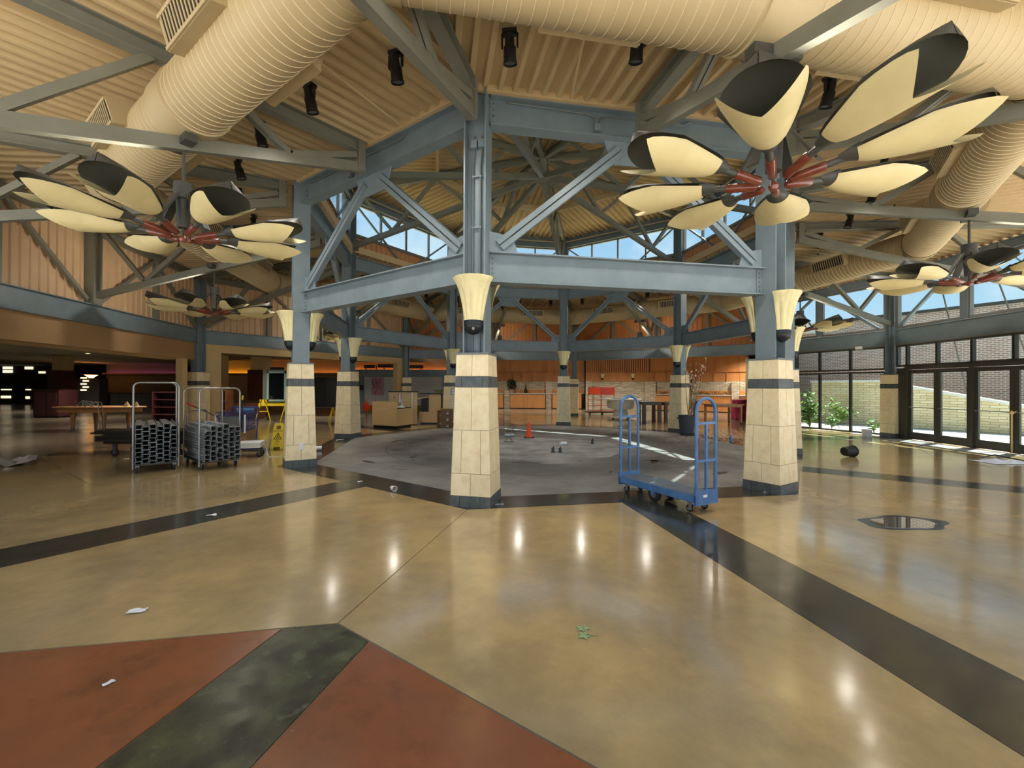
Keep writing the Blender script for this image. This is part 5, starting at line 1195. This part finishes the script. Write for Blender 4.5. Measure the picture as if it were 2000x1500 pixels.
for r in range(6):
    for c in range(4):
        o = put('metal_track', me); o.matrix_world = Matrix.Translation(o3) @ Matrix.Rotation(a3, 4, 'Z') @ Matrix.Translation((.85 + random.gauss(0, .1), -.27 + .18 * c, .328 + .04 * r)) @ Matrix.Rotation(random.gauss(0, .02), 4, 'Z'); tag(o, 'long dark metal track piled on the low platform cart', 'metal track', 'tracks on the low cart')
random.seed(17)
for i in range(7):
    if i < 4: base = o2 + Matrix.Rotation(a2, 3, 'Z') @ Vector((.1 + .22 * i, random.uniform(-.2, .2), .80))
    else: base = o3 + Matrix.Rotation(a3, 3, 'Z') @ Vector((.5 + .3 * (i - 4), random.uniform(-.2, .2), .575))
    t = thing('loose_clip', ['small bent metal clip on top of the right stud stack', 'small bent metal clip on the dark track pile'][i >= 4], 'clip', base, random.uniform(0, 3), 'clips on right stack' if i < 4 else 'clips on track pile')
    MB().box((0, 0, .006), (.12, .03, .008)).build('clip_plate', 'galv', t); MB().bar((.05, 0, .008), (.09, 0, .05), .03, .006).build('clip_tab', 'galv', t)
# ---------------- blue shopping cart with tools
p = Vector((-6.85, 10.6, 0)); t = thing('shopping_cart', 'blue shopping cart behind the right stud cart', 'shopping cart', p, .15)
w = .29
fm = MB()
for s in (1, -1): fm.tube([(s * w, -.35, .12), (s * w, .35, .18), (s * (w + .03), .42, .95), (s * (w + .03), .40, 1.0)], .016, 8)
fm.tube([(-w - .03, .41, 1.0), (w + .03, .41, 1.0)], .018, 8); fm.tube([(-w, -.35, .12), (w, -.35, .12)], .016, 8); fm.build('chassis', 'shop_blue', t)
bk = MB(); zs = (.45, .52, .60, .68, .76, .84, .92)
for z in zs:
    u = (z - .45) / .47; wy = -.30 - .10 * u; ww_ = w - .03 + .05 * u
    for a, b in (((-ww_, wy), (ww_, wy)), ((ww_, wy), (ww_, .38)), ((ww_, .38), (-ww_, .38)), ((-ww_, .38), (-ww_, wy))): bk.tube([(a[0], a[1], z), (b[0], b[1], z)], .006, 5)
for i in range(13):
    x = -1 + i / 6; bk.tube([(x * (w - .03), -.30, .45), (x * (w + .02), -.40, .92)], .005, 5); bk.tube([(x * (w - .03), .38, .45), (x * (w + .02), .38, .92)], .005, 5); bk.tube([(x * (w - .03), -.3, .45), (x * (w - .03), .38, .45)], .005, 5)
for i in range(11):
    y = -.30 + .068 * i
    for s in (1, -1): bk.tube([(s * (w - .03), y, .45), (s * (w + .02), y, .92)], .005, 5)
bk.build('basket', 'shop_blue', t)
MB().tube([(-w - .02, .43, 1.0), (w + .02, .43, 1.0)], .022, 10).build('push_bar', 'blue_plastic', t); MB().box((0, .40, .93), (.42, .012, .12)).build('ad_panel', 'blue_plastic', t); MB().box((0, -.37, .70), (.40, .01, .26)).build('front_panel', 'frame_light', t)
for x in (-w, w):
    for y in (-.3, .32): wheel(t, (x, y, .06), .06, .03, name='caster_wheel')
    MB().tube([(x * 1.12, -.36, .42), (x * 1.12, -.36, .86)], .022, 8).build('bumper', 'label_white', t)
t = thing('broom_handle', 'dark broom handle with red grip leaning out of shopping cart', 'broom', p + Vector((-.05, 0, 0))); MB().tube([(.15, -.1, .55), (-.82, -.45, 1.12)], .013, 8).build('shaft', 'stud_dark', t); MB().tube([(-.70, -.405, 1.05), (-.88, -.47, 1.155)], .019, 8).build('grip', 'red', t)
t = thing('brush_handle', 'black brush handle with yellow tip standing in shopping cart', 'brush', p + Vector((.1, 0, 0))); MB().tube([(0, 0, .5), (.05, -.05, 1.22)], .014, 8).build('shaft', 'black', t); MB().tube([(.05, -.05, 1.22), (.058, -.055, 1.32)], .022, 8).build('tip', 'yellow', t)
q = Vector((-6.1, 9.35, 0)); t = thing('white_board_dolly', 'white foam board on a small blue dolly by right stud cart', 'dolly', q, .35)
MB().box((.1, 0, .19), (.8, .4, .035)).build('dolly_deck', 'shop_blue', t); MB().box((.12, -.03, .27), (.85, .5, .11)).build('foam_board', 'label_white', t)
for x in (-.2, .5):
    for y in (-.14, .14): wheel(t, (x, y, .055), .055, .03, name='caster_wheel'); 
for x in (-.2, .5):
    for y in (-.14, .14): MB().box((x, y, .13), (.04, .04, .09)).build('caster_fork', 'wheel_grey', t)
MB().tube([(.66, -.25, .2), (.68, -.27, .05), (.72, -.28, .01), (.95, -.25, .012)], .006, 5).build('strap', 'label_white', t)
# ---------------- right side bits
p = G(1657, 892); t = thing('black_bucket', 'black plastic nursery pot lying on its side at right', 'pot', p, .25); Mx = Matrix.Translation((0, 0, .125)) @ Matrix.Rotation(PI / 2, 4, 'Y')
MB().lathe([(0, -.13), (.09, -.13), (.10, -.12), (.118, .12), (.128, .12), (.128, .15), (.115, .15), (.09, -.10), (0, -.11)], 20, Mx).build('pot_wall', 'black', t); MB().lathe([(.128, .135), (.133, .14), (.128, .145)], 20, Mx).build('rim', 'black', t)
p = G(1693, 853); t = thing('white_pail', 'small white paint pail at foot of the tall windows', 'pail', p); MB().lathe([(0, 0), (.12, 0), (.135, .22), (.142, .22), (.142, .24), (.125, .24), (.115, .02)], 20).build('pail_wall', 'white_paint', t); MB().tube([(-.14, 0, .22), (-.1, -.12, .14), (.1, -.12, .14), (.14, 0, .22)], .005, 5).build('bail_handle', 'pipe_steel', t)
t = thing('paint_drip', 'dark smear band on the white pail', 'stain', p) if False else None
p = G(1963, 903); t = thing('crumpled_plastic', 'crumpled pale blue plastic sheet on the floor by glass doors', 'plastic sheet', p); random.seed(4); vs = []; n = 9
for i in range(n):
    for j in range(n): vs.append(((i / (n - 1) - .5) * 1.0, (j / (n - 1) - .5) * .55, .006 + random.uniform(0, .09) * math.sin(PI * i / (n - 1)) * math.sin(PI * j / (n - 1))))
MB().add(vs, [(i * n + j, i * n + j + 1, (i + 1) * n + j + 1, (i + 1) * n + j) for i in range(n - 1) for j in range(n - 1)]).build('sheet', 'label_white', t)
MB().tube([(-.4, .1, .08), (0, .2, .13), (.5, .0, .02), (.62, -.25, .012)], .012, 6).build('cable', 'black', t)
# door mat strip inside the doors
for i, (y0, y1) in enumerate(((1.75, .75), (.65, -.3), (-.4, -1.5))):
    t = thing('floor_mat', ['left', 'middle', 'right'][i] + ' tattered speckled mat inside the glass doors', 'mat', (CX, CY, 0), ang(2.25)); MB().box((AQ - .55, (y0 + y1) / 2, .005), (.6, y0 - y1, .01)).build('mat_pad', 'floor_patch', t); MB().box((AQ - .24, (y0 + y1) / 2, .006), (.03, y0 - y1, .012)).build('edge_strip', 'frame', t)
# puddle on the floor right
q = G(1765, 1021); pts = []; random.seed(6)
for i in range(28): a = 2 * PI * i / 28; r = .33 * (1 + .12 * math.sin(2 * a) + .08 * math.sin(5 * a + 1)); pts.append((q.x + 1.15 * r * math.cos(a), q.y + .62 * r * math.sin(a)))
m = mat('water', (235, 222, 200), 0.02, 0.9); pu = MB().prism(pts, 0, .003).build('puddle', 'water'); tag(pu, 'shallow mirror-like puddle on the floor right of blue cart', 'puddle')
pts2 = [(q.x + (x - q.x) * 1.35, q.y + (y - q.y) * 1.3) for x, y in pts]; MB().prism(pts2, 0, .0012).build('damp_edge', 'floor_dark', floor)
# litter
def crumple(name, lab, p, s, m, seed, cat='litter'):
    random.seed(seed); t = thing(name, lab, cat, p, random.uniform(0, 3)); n = 5; vs = [((i / 4 - .5) * s, (j / 4 - .5) * s * .55, .003 + random.uniform(0, .14) * s) for i in range(n) for j in range(n)]
    MB().add(vs, [(i * n + j, i * n + j + 1, (i + 1) * n + j + 1, (i + 1) * n + j) for i in range(4) for j in range(4)]).build('scrap', m, t); MB().box((s * .3, 0, .004), (s * .3, s * .2, .005)).build('fold', m, t)
crumple('paper_scrap', 'white paper scrap on the tan floor at lower left', G(268, 1195), .11, 'paper', 1)
crumple('paper_scrap', 'tiny white scrap beside the left stud cart', G(246, 897), .12, 'paper', 2); crumple('paper_scrap', 'small pale scrap on the dark band left of nearest column', G(703, 941), .08, 'paper', 3)
crumple('paper_scrap', 'white scrap at foot of beige counter column', G(664, 860), .2, 'paper', 4); crumple('paper_scrap', 'white scrap on floor left of the trash can', G(1208, 837), .25, 'paper', 5); crumple('plastic_bag', 'grey crumpled plastic sheet on the floor at left edge', G(35, 905), .9, 'cable', 6)
crumple('paper_scrap', 'small scrap just right of red-brown slab at lower left', G(212, 1335), .05, 'paper', 7); crumple('paper_scrap', 'pale scrap on the long left dark floor band', G(413, 1007), .10, 'paper', 8)
t = thing('paper_cup', 'fallen paper cup on the dark band left of nearest column', 'cup', G(768, 959), -.9); Mx = Matrix.Translation((0, 0, .042)) @ Matrix.Rotation(PI / 2, 4, 'Y'); MB().lathe([(0, -.05), (.03, -.05), (.042, .055), (.036, .055), (.027, -.045)], 18, Mx).build('cup_wall', 'cup', t); MB().lathe([(.04, .05), (.045, .055), (.04, .06)], 18, Mx).build('lip', 'paper', t)
t = thing('toppled_camera', 'small white gadget with dark lens lying beside left front column', 'gadget', G(618, 880) + Vector((.05, 0, 0)), .5); MB().tube([(-.08, 0, .06), (.07, 0, .06)], .05, 14).build('gadget_body', 'label_white', t); MB().tube([(.07, 0, .06), (.1, 0, .07)], .04, 14).build('gadget_lens', 'black', t)
t = thing('water_bottle', 'clear plastic bottle on floor left of the right front column', 'bottle', G(1428, 862)); MB().lathe([(0, 0), (.035, 0), (.036, .14), (.014, .18), (.014, .2), (0, .2)], 14).build('bottle_wall', 'blue_plastic', t); MB().tube([(0, 0, .2), (0, 0, .218)], .016, 10).build('bottle_cap', 'label_white', t)
for i, (px, py, rz) in enumerate(((1138, 1228, .3), (1141, 1242, 1.4))):
    t = thing('ivy_leaf', ('upper' if i == 0 else 'lower') + ' of two pale green ivy leaves on the foreground floor', 'leaf', G(px, py), rz); P = [(0, -.05), (.02, -.02), (.05, -.02), (.028, .005), (.035, .04), (0, .025), (-.035, .04), (-.028, .005), (-.05, -.02), (-.02, -.02)]
    MB().add([(x, y, .004 + .01 * abs(x) * 10 * .3) for x, y in P] + [(0, 0, .012)], [(j, (j + 1) % 10, 10) for j in range(10)]).build('leaf_blade', 'leaf_pale', t); MB().tube([(0, .0, .013), (0, -.05, .006), (.01, -.085, .004)], .0015, 5).build('leaf_vein', 'leaf_green', t)
t = thing('floor_bolt', 'bent anchor bolts beside the nearest column foot', 'bolt', G(976, 985), 0); 
for x in (-.03, .03): MB().tube([(x, 0, 0), (x + .005, 0, .035)], .006, 6).build('bolt_shank', 'galv', t)
MB().box((0, 0, .003), (.12, .05, .005)).build('plate', 'galv', t)
t = thing('floor_bolt', 'bent anchor bolts beside the column right of blue cart', 'bolt', G(1498, 962), .2)
for x in (-.04, .04): MB().tube([(x, 0, 0), (x + .005, 0, .04)], .006, 6).build('bolt_shank', 'galv', t)
MB().box((0, 0, .003), (.15, .05, .005)).build('plate', 'galv', t)
